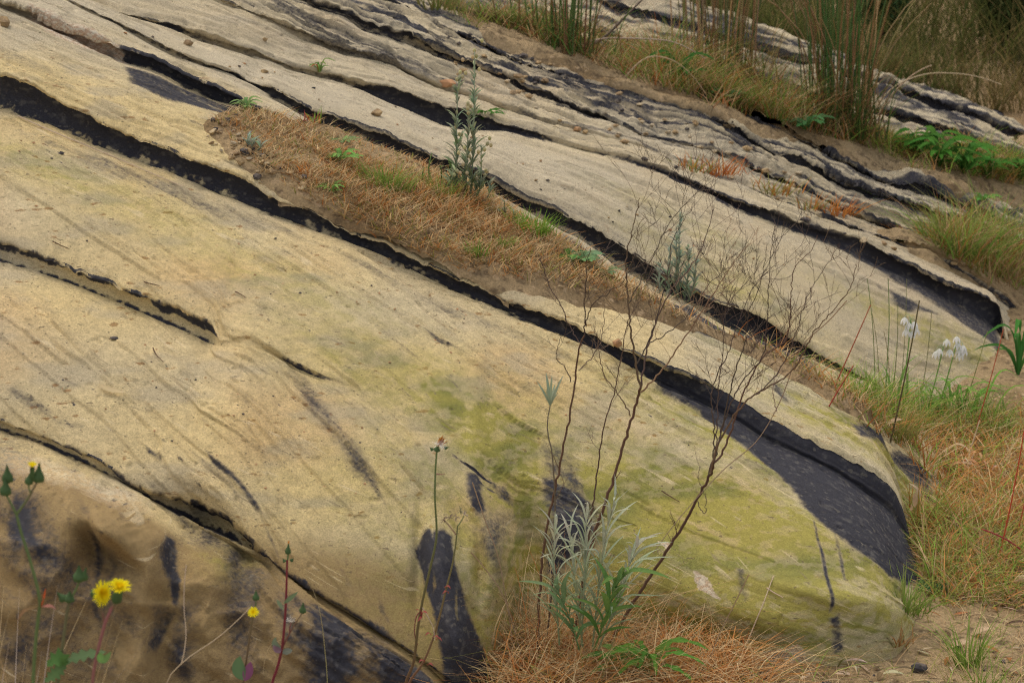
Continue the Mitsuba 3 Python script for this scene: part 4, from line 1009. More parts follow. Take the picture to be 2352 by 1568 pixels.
rosette('small green weed at bottom left of the long leaved weed', 1420, 1560, 8, .08, .016, (.12, .27, .07), 0, 69, 1.0)
rosette('dark green round leaved weed beside the black rock nose', 2140, 1352, 12, .05, .022, (.06, .16, .07), 0, 70, .3, .1)
rosette('small green weed in the meadow grass below the white flowers', 2120, 945, 9, .06, .016, (.1, .25, .08), 0, 71, .5)
rosette('broad green leaf weed at the right edge beyond the yellow rock', 2338, 860, 9, .14, .02, (.07, .2, .05), 0, 72, 1.4)


def tuft(label, u, v, n, h, c, spread=.03, wd=.0028, lean=.6, group=None):
    t = thing('grass_tuft', label, 'grass tuft', group)
    B = on_soil(S(u, v)[None])[0]
    b = B + np.stack([RNG.normal(0, spread, n), RNG.normal(0, spread * .7, n), np.full(n, -.006)], -1)
    b = on_soil(b) if v < 800 else b
    off = (b - B)[:, :2]
    az = np.arctan2(off[:, 1], off[:, 0]) + RNG.normal(0, .6, n)
    cc = pick(c, n, .22)
    MB().add(*blades(b, h * RNG.uniform(.55, 1.15, n), az, RNG.uniform(.05, lean, n), RNG.uniform(0, .8, n), wd * RNG.uniform(.7, 1.3, n), cc * .75, cc * 1.1, 4)).put(t, 'leaf_blade')


LM, GR, OR_ = (.26, .40, .08), (.17, .32, .06), (.55, .24, .07)
tuft('bright green grass tuft in the middle of the grass tongue', 893, 462, 150, .08, [LM, GR, (.3, .36, .1)], .03)
tuft('olive green grass tuft left of the tall grey green plant', 1012, 478, 80, .07, [LM, (.28, .33, .09)], .022)
tuft('vivid green grass tuft at the upper right of the grass tongue', 1228, 562, 150, .07, [(.24, .46, .06), LM], .028)
tuft('small green grass tuft at the lower edge of the grass tongue', 1098, 612, 60, .045, [LM, GR], .016)
tuft('tiny green grass tuft right of the small one on the grass tongue', 1160, 596, 40, .04, [LM], .012)
tuft('tall yellowish blade pair on the upper edge of the grass tongue', 727, 300, 9, .07, [LM, OR_], .01, .008)
tuft('orange blade tuft in the left part of the grass tongue', 700, 425, 8, .05, [OR_], .008, .006)
tuft('orange blade tuft near the green tuft on the grass tongue', 868, 500, 10, .06, [OR_], .01, .005, 1.2)
tuft('purple red seedling beside the black log like ledge', 700, 300, 14, .04, [(.25, .05, .06), (.3, .08, .06)], .014, .004, 1.2)
tuft('orange grass tuft on the ledge right of centre', 1648, 400, 70, .09, [OR_, (.5, .16, .05)], .06, .005, .9)
tuft('green and orange grass tuft left of the orange ledge tuft', 1585, 390, 50, .07, [(.25, .3, .08), OR_], .04, .005, .9)
tuft('orange and green grass tuft on the next ledge to the right', 1765, 440, 70, .08, [OR_, (.3, .3, .09)], .05, .005, .9)
tuft('orange tuft between two black ledges further right', 1915, 492, 60, .08, [OR_, (.5, .18, .05)], .05, .005, 1.0)
tuft('yellow green tuft between two black ledges', 1860, 478, 50, .07, [(.3, .33, .1), OR_], .04, .005, 1.0)
tuft('orange tuft below the black ledges at right', 2130, 560, 50, .07, [OR_, (.5, .2, .06)], .05, .005, 1.0)
tuft('olive grass tuft against the nose of the second bed', 2062, 1000, 160, .12, [(.30, .34, .09), (.36, .33, .12)], .035)
tuft('grass tuft with a rusty base beside the black rock nose', 2118, 1215, 130, .17, [(.24, .26, .07), (.45, .22, .07), (.28, .34, .09)], .035, .0035, .7)
tuft('green grass tuft at the end of the black rock nose', 2078, 1400, 110, .10, [(.24, .3, .08), LM], .03, .003, .9)
tuft('small pale grass tuft on the sand by the green rock nose', 2062, 1475, 45, .06, [(.4, .42, .2), (.45, .25, .1)], .012, .003, 1.0)
tuft('thin green grass tuft on the litter at lower right', 2222, 1530, 60, .14, [(.24, .36, .07), LM], .016, .003, .4)
tuft('thin green grass tuft in the corner at lower right', 2262, 1590, 30, .11, [(.24, .36, .07)], .012, .003, .4)
tuft('green sprig standing against the foot of the green rock', 1555, 1480, 14, .13, [(.14, .26, .08)], .006, .004, .2)
tuft('lush green grass clump under the second black nose at far right', 2200, 600, 140, .2, [(.2, .34, .07), (.28, .33, .1)], .08, .006, .9)
tuft('tall green grass clump at the right edge below the ledges', 2320, 610, 150, .3, [(.16, .28, .06), (.3, .3, .12)], .1, .006, .9)
tuft('tangle of straw coloured stalks at the right edge below the ledges', 2300, 660, 90, .3, [(.42, .3, .17), (.34, .22, .12)], .1, .004, 1.6)
tuft('bright green grass beside the small yellow slab at far right', 2310, 395, 120, .14, [(.2, .38, .06), LM], .1, .006, .7)
tuft('grass tuft at the top edge near the left rush clump', 1000, 20, 60, .16, [(.24, .22, .08), (.2, .26, .07)], .06, .006, .7)
tuft('green grass low at the left rush clump', 1150, 62, 80, .1, [(.2, .32, .07), (.28, .3, .1)], .07, .006, .9)

# ------------------------------------------------------------------ rush clumps and the scrub behind
def rush(label, u, v, n, h, cols, spread, seed, lean=.12, top=None):
    rng = np.random.default_rng(seed)
    t = thing('rush_clump', label, 'rushes')
    B = on_soil(S(u, v)[None])[0]
    for j in range(n):
        b = B + np.array([rng.normal(0, spread), rng.normal(0, spread * .6), -.02])
        a = math.atan2(b[1] - B[1], b[0] - B[0]) + rng.normal(0, .9); l = lean * abs(rng.normal(0, 1.5)) + .02
        hh = h * rng.uniform(.55, 1.1)
        o = np.array([np.cos(a), np.sin(a), 0]) * l * hh
        c = jit(cols[rng.integers(len(cols))], .25, rng)
        W = [b, b + o * .35 + np.array([0, 0, hh * .5]), b + o + np.array([0, 0, hh * (1 - .4 * l)])]
        MB().add(*tube(W, .0038, .0016, c * .8, c, 4, 7)).put(free('stalk', t), 'stalk_skin')
    n2 = n * 3
    b = B + np.stack([RNG.normal(0, spread * 1.3, n2), RNG.normal(0, spread * .8, n2), np.full(n2, -.02)], -1)
    cc = pick(cols, n2, .25)
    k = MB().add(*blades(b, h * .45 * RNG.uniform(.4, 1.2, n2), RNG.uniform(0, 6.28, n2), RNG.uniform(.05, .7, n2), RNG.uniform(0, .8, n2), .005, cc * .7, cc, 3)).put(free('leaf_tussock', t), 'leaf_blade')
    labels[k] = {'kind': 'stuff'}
    return t


DG, BRN, STW = (.10, .17, .05), (.28, .17, .08), (.46, .32, .16)
rush('left rush clump of green stalks at the top of the photo', 1290, 130, 30, .8, [(.13, .24, .06), DG, BRN], .07, 81)
rush('thin rush clump of few stalks left of the left clump', 1225, 95, 9, .55, [(.13, .2, .07), BRN], .08, 82)
rush('middle rush clump of brown and olive stalks with a dark stem', 1655, 215, 70, 1.0, [BRN, (.22, .2, .07), STW, DG], .11, 83, .1)
rush('right rush clump, green on its left and straw coloured on its right', 1925, 320, 60, 1.15, [DG, (.08, .16, .04), (.11, .19, .05), BRN], .07, 84, .09)
rush('straw stalks leaning right out of the right rush clump', 1950, 322, 30, 1.0, [STW, BRN, (.38, .24, .12)], .05, 85, .3)
for pts, y, lab, c in [([(1690, 40), (1705, 230), (1700, 260)], None, '', None)][:0]:
    pass
for (u0, v0), pts, lab, c, r in [((1335, 130), [(1375, 95), (1450, 25), (1480, -5)], 'dark bare stick leaning right from the left rush clump', (.10, .075, .055), .008),
                              ((1322, 125), [(1400, 88), (1520, 92), (1620, 135)], 'pale dry stalk arching right from the left rush clump', (.42, .33, .27), .004),
                              ((1440, 190), [(1420, 50), (1500, 130), (1620, 215)][1:], 'pale dry stalk lying down the slope under the middle rush clump', (.45, .34, .22), .004),
                              ((1596, 180), [(1605, 80), (1620, -30)], 'upright dark woody stem in the middle rush clump', (.09, .06, .045), .012),
                              ((1985, 300), [(2070, 190), (2150, 168), (2300, 195)], 'pale stalk arching right from the right rush clump', (.5, .4, .27), .004),
                              ((2000, 290), [(2100, 170), (2140, 150)], 'straight straw stalk leaning right from the right rush clump', (.46, .34, .24), .004)]:
    t = thing('dry_stalk', lab, 'stalk')
    B = on_soil(S(u0, v0)[None])[0]
    W = [B] + [at(u, v, B[1] + .05 * (i + 1)) for i, (u, v) in enumerate(pts)]
    MB().add(*tube(W, r, r * .5, c, np.asarray(c) * 1.1, 5)).put(t, 'stalk_skin')


def bush(label, x, y, w, h, n, cols, seed, ls=.05):
    """A scrubby bush: stems from one foot, many small upright leaves through the crown's volume."""
    rng = np.random.default_rng(seed)
    t = thing('scrub_bush', label, 'bush')
    z = float(ground_z(x, y))
    stems = MB(); tips = []
    for j in range(22):
        a = rng.uniform(0, 6.28); l = rng.uniform(.1, .9)
        top = np.array([x + np.cos(a) * l * w * .5, y + np.sin(a) * l * w * .4, z + h * rng.uniform(.5, 1.0) * (1 - .3 * l)])
        P = smooth_line([[x, y, z - .05], [x + (top[0] - x) * .35, y + (top[1] - y) * .35, z + (top[2] - z) * .5], top], 10)
        stems.add(*tube(P, .012, .003, (.1, .07, .045), (.13, .1, .06), 4, 8)); tips.append(P)
    stems.put(free('stem', t), 'stalk_skin')
    k = rng.integers(0, len(tips), n); s = rng.uniform(.25, 1, n) ** .7
    P = np.array(tips)[k, np.clip((s * 9).astype(int), 0, 9)] + rng.normal(0, .06 * h, (n, 3))
    cc = pick(cols, n, .35)
    MB().add(*blades(P, ls * rng.uniform(.6, 1.5, n), rng.uniform(0, 6.28, n), rng.uniform(.1, .9, n), rng.uniform(0, .5, n), ls * .22, cc, cc * 1.1, 2)).put(free('crown', t), 'leaf_blade')


SCR = [(.05, .085, .03), (.075, .105, .035), (.10, .11, .045)]
bush('dark green scrub bush in the top right corner', 4.3, 16.5, 2.6, 1.5, 9000, [(.035, .06, .022), (.05, .075, .03), (.07, .08, .035)], 91, .08)
bush('dark scrub bush at the top edge, left of the corner bush', 3.2, 18.2, 2.2, 1.1, 6000, [(.055, .06, .03), (.08, .085, .035)], 92, .09)
bush('feathery dark green bush on the hill at the right edge', 3.15, 12.9, .5, 1.0, 4500, SCR, 93, .06)
bush('low dark leafed bush behind the right rush clump', 2.45, 13.2, .6, .5, 1600, [(.045, .10, .045), (.07, .14, .06)], 94, .08)
bush('olive bush on the hill between the rushes and the corner', 3.0, 15.5, 1.2, .8, 3500, [(.10, .11, .045), (.14, .13, .055)], 95, .08)
# ------------------------------------------------------------------ sow thistles: stems, buds, yellow heads, clasping leaves
BUDG, BUDG2 = (.045, .09, .03), (.075, .14, .05)


def frame_of(d):
    d = np.asarray(d, float) / np.linalg.norm(d)
    a = np.cross(d, [0.2, .9, .3]); a /= np.linalg.norm(a)
    return a, np.cross(d, a), d


def lathe(c, d, prof, c0, c1, sides=10, ribs=0.0):
    """A turned body along direction d from c: prof = [(distance along, radius)]."""
    a, b, d = frame_of(d)
    th = np.arange(sides) * 2 * np.pi / sides
    rr = 1 + ribs * np.cos(th * (sides // 2))
    V, C = [], []
    for i, (h, r) in enumerate(prof):
        V.append(c + d * h + (np.cos(th) * rr)[:, None] * a * r + (np.sin(th) * rr)[:, None] * b * r)
        s = i / (len(prof) - 1)
        C.append(np.repeat((np.asarray(c0) * (1 - s) + np.asarray(c1) * s)[None], sides, 0))
    F = []
    for i in range(len(prof) - 1):
        for j in range(sides):
            p, q = i * sides + j, i * sides + (j + 1) % sides
            F += [[p, q, q + sides], [p, q + sides, p + sides]]
    return np.vstack(V), np.array(F), np.vstack(C)


def bud(t, c, d, L, w, tip=None):
    k = free('bud', t)
    MB().add(*lathe(c, d, [(0, .15 * w), (.06 * L, .42 * w), (.2 * L, .5 * w), (.36 * L, .45 * w), (.55 * L, .27 * w), (.8 * L, .13 * w), (L, .05 * w)], BUDG2, BUDG, 12, .08)).put(k, 'stalk_skin')
    if tip is not None:
        mb = MB(); a, b, d = frame_of(d)
        for j in range(9):
            th = j * 2.4
            o = a * np.cos(th) + b * np.sin(th)
            p = c + d * L * .8
            mb.add(*leaf([p, p + d * L * .25 + o * w * .08, p + d * L * .42 + o * w * .16], w * .1, tip, tip, n=4))
        mb.put(free('petals', k), 'petal_skin')


def head(t, c, d, R, L, half=1.0, seed=0):
    """An open yellow head: a green cup and two rings of strap petals with toothed tips."""
    rng = np.random.default_rng(seed)
    a, b, d = frame_of(d)
    k = free('flower_head', t)
    MB().add(*lathe(c, d, [(0, .12 * R), (.1 * L, .30 * R), (.35 * L, .36 * R), (.7 * L, .30 * R), (L, .34 * R)], BUDG, BUDG2, 12, .08)).put(k, 'stalk_skin')
    p = c + d * L
    mb = MB()
    for ring, (n, rr, el) in enumerate([(30, 1.0, .12), (28, .78, .38), (22, .5, .75)]):
        for j in range(n):
            th = 2 * np.pi * (j + rng.uniform(-.3, .3)) / n
            o = a * np.cos(th) + b * np.sin(th)
            e = el + (1 - half) * .9 + rng.uniform(-.08, .08)
            q = (o * np.cos(e) + d * np.sin(e))
            l = R * rr * rng.uniform(.88, 1.08)
            col = jit((.90, .80, .03) if ring < 2 else (.86, .66, .012), .07, rng)
            mb.add(*leaf([p, p + q * l * .6 + d * .03 * R, p + q * l - d * .05 * R * (1 - ring)], R * .13, col * .92, col, d, .15, n=5, peak=.75))
    mb.put(free('petals', k), 'petal_skin')


def stem(t, pts, y, r0, r1, c0, c1, dy=0.0):
    W = [at(u, v, y + dy * i) for i, (u, v) in enumerate(pts)]
    MB().add(*tube(W, r0, r1, c0, c1, 6)).put(free('stem', t), 'stalk_skin')
    return W


def to_ground(u, v, y, du=0):
    """A key below the frame, so that the stem goes on down to the soil."""
    p = at(u, v, y)
    z = float(ground_z(p[0], y)) - .01
    vv = 784 + FPX * math.tan(math.atan2(1.6 - z, y) - PITCH)
    return (u + du, vv)


SG, SR, SP = (.13, .19, .07), (.20, .045, .05), (.26, .10, .10)
SEP = np.array([0, -.25, 1.0])
y = 2.75
t = thing('sow_thistle', 'tall sow thistle at far left with pointed buds and a half open yellow head', 'flower')
stem(t, [to_ground(70, 1568, y), (76, 1568), (86, 1430), (92, 1385), (70, 1290), (45, 1210), (38, 1180)], y, .0042, .0022, SG, SG)
stem(t, [(38, 1182), (22, 1150), (14, 1136)], y, .002, .0015, SG, SG)
stem(t, [(38, 1180), (60, 1150), (78, 1120), (84, 1108)], y, .002, .0015, SG, (.2, .15, .09))
stem(t, [(70, 1130), (66, 1118), (66, 1110)], y, .0014, .0012, SG, SG)
stem(t, [(18, 1136), (18, 1110)], y + .01, .0014, .0012, SG, SG)
bud(t, at(13, 1137, y), [.05, -.1, 1], .027, .0175)
bud(t, at(18, 1108, y + .01), [.03, -.1, 1], .028, .0172)
bud(t, at(65, 1112, y), [.25, -.1, 1], .02, .0125)
bud(t, at(88, 1107, y + .005), [.12, -.1, 1], .030, .0175)
k_ = at(74, 1104, y)
head(t, k_, [.1, -.2, 1], .011, .021, .2, 3)
MB().add(*leaf([at(92, 1390, y), at(60, 1400, y - .02), at(40, 1425, y - .03)], .008, (.18, .14, .07), (.25, .14, .08))).put(free('leaf', t), 'leaf_blade')
MB().add(*leaf([at(95, 1392, y), at(102, 1368, y - .01), at(105, 1350, y - .01)], .006, (.5, .12, .05), (.5, .10, .04))).put(free('leaf', t), 'leaf_blade')
MB().add(*leaf([at(96, 1395, y), at(118, 1392, y - .02), at(130, 1400, y - .02)], .008, (.4, .16, .13), (.35, .18, .15))).put(free('leaf', t), 'leaf_blade')
y = 2.85
t = thing('sow_thistle', 'sow thistle with closed green buds between the tall one and the yellow flowers', 'flower')
stem(t, [to_ground(125, 1568, y), (133, 1568), (143, 1490), (155, 1400), (160, 1375)], y, .004, .0026, SG, (.16, .15, .08))
stem(t, [(160, 1378), (178, 1345), (182, 1334)], y, .0018, .0014, SG, SG)
bud(t, at(158, 1380, y), [.2, -.2, 1], .018, .017); bud(t, at(182, 1334, y), [.05, -.1, 1], .026, .02); bud(t, at(192, 1332, y), [.25, -.1, 1], .022, .012); bud(t, at(149, 1378, y), [-.6, -.2, .8], .018, .013)
for P_, w, c in [([(150, 1528), (135, 1510), (108, 1530)], .03, (.12, .25, .08)), ([(148, 1522), (185, 1505), (245, 1496)], .018, (.2, .32, .16)), ([(150, 1525), (128, 1545), (102, 1565)], .022, (.14, .24, .1))]:
    MB().add(*leaf([at(u, v, y - .01 * i) for i, (u, v) in enumerate(P_)], w, np.array(c) * .9, c, [0, -1, .3], .3, 4)).put(free('leaf', t), 'leaf_blade')
y = 2.8
t = thing('sow_thistle', 'sow thistle with two large open yellow heads on a reddish stem', 'flower')
stem(t, [to_ground(205, 1568, y), (212, 1568), (228, 1480), (243, 1425), (256, 1395)], y, .0036, .0024, (.2, .15, .09), (.30, .12, .12))
stem(t, [(256, 1396), (268, 1380)], y, .0022, .0018, SP, SG)
stem(t, [(240, 1430), (228, 1385), (218, 1368)], y + .01, .002, .0018, SP, SG)
head(t, at(266, 1384, y), [.28, -.25, 1], .0215, .026, .72, 5)
head(t, at(212, 1362, y + .02), [1.0, -.62, .22], .0215, .018, 1.0, 6)
MB().add(*leaf([at(225, 1500, y), at(240, 1512, y - .02), at(255, 1495, y - .02)], .014, (.12, .25, .07), (.2, .33, .12), [0, -1, .3])).put(free('leaf', t), 'leaf_blade')
y = 3.3
t = thing('sow_thistle', 'small sow thistle with one bright yellow head and a purple tinged leaf', 'flower')
stem(t, [to_ground(552, 1568, y), (559, 1568), (567, 1508), (577, 1440), (582, 1412)], y, .0028, .0016, (.22, .06, .05), (.16, .13, .07))
head(t, at(582, 1412, y), [.08, -.75, .7], .0118, .012, .85, 8)
stem(t, [(582, 1412), (587, 1390), (588, 1378)], y + .03, .001, .001, SG, SG)
bud(t, at(588, 1378, y + .03), [.02, 0, 1], .019, .0125)
for P_, w, c in [([(560, 1560), (548, 1530), (552, 1505)], .024, (.14, .24, .12)), ([(562, 1562), (572, 1535), (576, 1518)], .018, (.26, .10, .20))]:
    MB().add(*leaf([at(u, v, y - .01) for u, v in P_], w, c, np.array(c) * 1.05, [0, -1, .2], .2)).put(free('leaf', t), 'leaf_blade')
y = 3.35
t = thing('sow_thistle', 'sow thistle on a dark red stem with a closed orange tipped head at its top', 'flower')
stem(t, [to_ground(605, 1568, y), (625, 1568), (635, 1539), (647, 1491), (652, 1451), (657, 1376), (659, 1310), (660, 1285)], y, .0036, .0018, (.16, .03, .04), (.22, .04, .05))
stem(t, [(660, 1287), (662, 1272)], y, .0015, .0015, SG, SG)
bud(t, at(661, 1272, y), [.1, -.05, 1], .021, .0105, (.72, .30, .04))
bud(t, at(655, 1290, y), [-.5, -.1, .9], .008, .007); bud(t, at(668, 1288, y), [.6, -.1, .7], .008, .007)
stem(t, [(647, 1491), (665, 1454), (680, 1428), (695, 1406)], y, .0016, .001, (.18, .05, .05), (.2, .15, .09))
bud(t, at(695, 1407, y), [.08, -.05, 1], .020, .0125)
stem(t, [(665, 1454), (666, 1440), (669, 1428)], y, .001, .0008, SR, SP)
mb = MB()
for j in range(16):
    a_ = RNG.normal(0, 1, 3); a_[2] = abs(a_[2]) + .3; a_ /= np.linalg.norm(a_)
    mb.add(*tube([at(669, 1428, y), at(669, 1428, y) + a_ * .012], .0004, .0003, (.7, .66, .6), (.8, .78, .74), 3, 3))
mb.put(free('seed_tuft', t), 'stalk_skin')
for P_, w, c in [([(652, 1385), (668, 1372), (685, 1358)], .008, (.2, .28, .16)), ([(648, 1490), (632, 1478), (634, 1462)], .012, (.2, .26, .18)), ([(648, 1495), (636, 1490), (628, 1480)], .012, (.30, .2, .28)), ([(648, 1498), (662, 1494), (672, 1492)], .012, (.24, .28, .24)), ([(651, 1400), (640, 1382), (636, 1376)], .007, (.22, .3, .2))]:
    MB().add(*leaf([at(u, v, y - .01 * i) for i, (u, v) in enumerate(P_)], w, c, c, [0, -1, .3], .2)).put(free('leaf', t), 'leaf_blade')
y = 3.6
t = thing('sow_thistle', 'tall sow thistle gone to seed, white tuft at its tip, before the black rock post', 'flower')
stem(t, [to_ground(905, 1568, y), (932, 1568), (951, 1516), (959, 1447), (970, 1382), (986, 1313), (1003, 1218), (999, 1141), (1003, 1038)], y, .0034, .0016, (.14, .03, .03), (.14, .2, .07))
c_ = at(1003, 1036, y)
bud(t, c_, [.2, -.2, 1], .014, .012); bud(t, c_ + np.array([-.007, 0, .002]), [-.7, -.1, .7], .009, .007); bud(t, c_ + np.array([.014, 0, .006]), [.9, -.1, .2], .010, .007)
mb = MB()
for j in range(70):
    a_ = RNG.normal(0, 1, 3) + np.array([.5, -.3, .5]); a_ /= np.linalg.norm(a_)
    p_ = c_ + np.array([.006, -.002, .014])
    mb.add(*tube([p_, p_ + a_ * RNG.uniform(.008, .015)], .00035, .00025, (.82, .8, .78), (.9, .9, .9), 3, 3))
mb.put(free('seed_tuft', t), 'stalk_skin')
mb = MB()
for j in range(10):
    p_ = c_ + np.array([.003 + .004 * RNG.normal(), -.004, .016 + .003 * RNG.normal()])
    mb.add(*leaf([p_, p_ + np.array([.006, 0, .004]), p_ + np.array([.01, -.002, .012]) + RNG.normal(0, .003, 3)], .004, (.6, .27, .04), (.35, .14, .03), n=4))
mb.put(free('petals', t), 'petal_skin')
for P_, c in [([(1001, 1087), (1012, 1089), (1022, 1087)], SP), ([(968, 1400), (955, 1420), (952, 1450), (960, 1480)], SR), ([(968, 1392), (985, 1420), (996, 1445), (998, 1470)], (.55, .45, .36))]:
    stem(t, P_, y, .0011, .0006, c, c)
for j, (u, v) in enumerate([(968, 1408), (962, 1400), (975, 1404), (966, 1418)]):
    MB().add(*leaf([at(968, 1412, y), at(u, v, y - .01), at(u + (-8 if j % 2 else 8), v - 6 + 5 * j, y - .015)], .006, (.3, .07, .07), (.36, .1, .09))).put(free('leaf', t), 'leaf_blade')
y = 3.62
t = thing('sow_thistle', 'sow thistle with dried star shaped seed heads, right of the tall one gone to seed', 'flower')
stem(t, [to_ground(905, 1568, y, 10), (940, 1568), (970, 1524), (997, 1459), (1024, 1355), (1043, 1275), (1051, 1206)], y, .003, .0014, (.2, .05, .05), (.17, .18, .07))
stem(t, [(1051, 1208), (1060, 1195), (1066, 1182)], y, .001, .0008, SG, SG)
stem(t, [(1049, 1230), (1030, 1205), (1018, 1192)], y + .01, .001, .0008, SP, (.2, .14, .1))
for (u, v, col) in [(1020, 1192, (.16, .11, .09)), (1032, 1188, (.2, .15, .12)), (1048, 1186, (.3, .24, .18)), (1066, 1181, (.42, .36, .3)), (1058, 1172, (.2, .2, .12))]:
    mb = MB(); p_ = at(u, v, y)
    for j in range(11):
        a_ = RNG.normal(0, 1, 3); a_ /= np.linalg.norm(a_)
        mb.add(*leaf([p_, p_ + a_ * .005, p_ + a_ * .0105], .0018, col, col, n=4))
    mb.put(free('seed_head', t), 'leaf_blade')
for j, (u, v) in enumerate([(1022, 1350), (1030, 1362), (996, 1465), (990, 1458), (1002, 1470), (975, 1520), (982, 1528)]):
    MB().add(*leaf([at(u, v, y), at(u + 7 * (-1) ** j, v - 5, y - .01), at(u + 14 * (-1) ** j, v + 2, y - .012)], .006, (.34, .1, .08), (.3, .1, .09))).put(free('leaf', t), 'leaf_blade')

for pts, y, r, c0, c1, lab in [([(382, 1568), (418, 1522), (504, 1461), (575, 1394)], 3.2, .0016, (.5, .4, .26), (.45, .36, .25), 'long straw stalk slanting up to the small yellow flower'),
                             ([(416, 1526), (427, 1447), (423, 1400), (428, 1296)], 3.21, .0013, (.55, .45, .33), (.6, .5, .4), 'upright thin straw stalk forking from the slanting one'),
                             ([(752, 1568), (745, 1480), (734, 1400), (718, 1352)], 3.4, .0011, (.22, .33, .06), (.45, .36, .2), 'single thin green grass stem right of the dark red stem'),
                             ([(605, 1550), (612, 1500), (625, 1478), (645, 1470)], 3.4, .0007, (.45, .36, .22), (.45, .36, .22), 'fine curled straw left of the dark red stem')]:
    t = thing('dry_stalk' if 'straw' in lab else 'tall_grass', lab, 'stalk')
    W = [at(u, v, y) for u, v in pts]
    if lab.startswith(('long', 'single')):
        g_ = to_ground(pts[0][0] - 20, pts[0][1], y); W = [at(g_[0], g_[1], y)] + W
    MB().add(*tube(W, r, r * .55, c0, c1, 5)).put(t, 'stalk_skin')
# pale dead grass at the lower left corner, nearest the camera
n = 120
b = np.stack([at(-20, 1568, 2.9)[0] + RNG.normal(0, .045, n), 2.9 + RNG.normal(0, .06, n), np.zeros(n)], -1)
b[:, 2] = ground_z(b[:, 0], b[:, 1])
cc = pick([STRAW, (.5, .42, .36), TAN], n, .2)
t = thing('grass_tuft', 'pale dead grass tuft in the lower left corner', 'grass tuft')
MB().add(*blades(b, RNG.uniform(.35, .62, n), RNG.uniform(0, 6.28, n), RNG.uniform(.02, .25, n), RNG.uniform(0, .5, n), .0035, cc * .8, cc, 6)).put(t, 'leaf_blade')

# ------------------------------------------------------------------ white flowers and long stems in the grass at right
B0 = S(2175, 958)
t = thing('white_flower_clump', 'clump of arching green leaves carrying white bell flowers, in the grass at right', 'flower')
rng = np.random.default_rng(55)
for j in range(46):
    a_ = rng.uniform(0, 6.28)
    o = np.array([np.cos(a_), .7 * np.sin(a_), 0])
    f = B0 + np.array([rng.normal(0, .075), rng.normal(0, .04), -.01])
    l = rng.uniform(.10, .26)
    c = jit((.22, .42, .09), .2, rng)
    MB().add(*leaf([f, f + o * l * .35 + np.array([0, 0, l * .6]), f + o * l * .8 + np.array([0, 0, l * rng.uniform(.2, .75)])], .007, c * .8, c, None, .3)).put(free('leaf', t), 'leaf_blade')


def bells(t, foot, top, spots, y):
    W = [foot, (foot + top) / 2 + np.array([.004, 0, .01]), top]
    MB().add(*tube(W, .0025, .0018, (.14, .3, .06), (.2, .38, .1), 5)).put(free('stem', t), 'stalk_skin')
    for (u, v) in spots:
        p = at(u, v, y)
        q = top + (p - top) * .55 + np.array([0, 0, .012])
        MB().add(*tube([top, q, p], .0009, .0007, (.3, .45, .2), (.5, .6, .4), 4, 6)).put(free('stem', t), 'stalk_skin')
        mb = MB()
        for j in range(6):
            th = j * np.pi / 3 + .2
            o = np.array([np.cos(th), np.sin(th), 0])
            mb.add(*leaf([p, p + o * .009 - np.array([0, 0, .011]), p + o * .0125 - np.array([0, 0, .025])], .0105, (.78, .80, .78), (.86, .86, .9), o, .15, n=5))
        mb.put(free('flower_bell', t), 'petal_skin')


yb = B0[1] - .03
bells(t, B0 + np.array([-.07, 0, 0]), at(2166, 800, yb), [(2175, 778), (2158, 800), (2182, 802), (2150, 806)], yb)
bells(t, B0 + np.array([-.03, .02, 0]), at(2196, 790, yb + .02), [(2200, 786), (2212, 792), (2204, 800), (2214, 800), (2198, 772), (2205, 810)], yb + .02)
t = thing('white_flower_clump', 'single stem of white bell flowers left of the arching leafed clump', 'flower')
f_ = S(2070, 930)
bells(t, f_, at(2092, 735, f_[1]), [(2088, 740), (2100, 738), (2104, 752), (2082, 755), (2094, 760), (2078, 728)], f_[1])
for j, (u, v, L_) in enumerate([(2050, 930, .16), (2085, 935, .14), (2062, 935, .18)]):
    p = S(u, v)
    MB().add(*leaf([p, p + np.array([.02 * (j - 1), 0, L_ * .7]), p + np.array([.07 * (j - 1), -.02, L_])], .009, (.16, .32, .08), (.25, .42, .12))).put(free('leaf', t), 'leaf_blade')
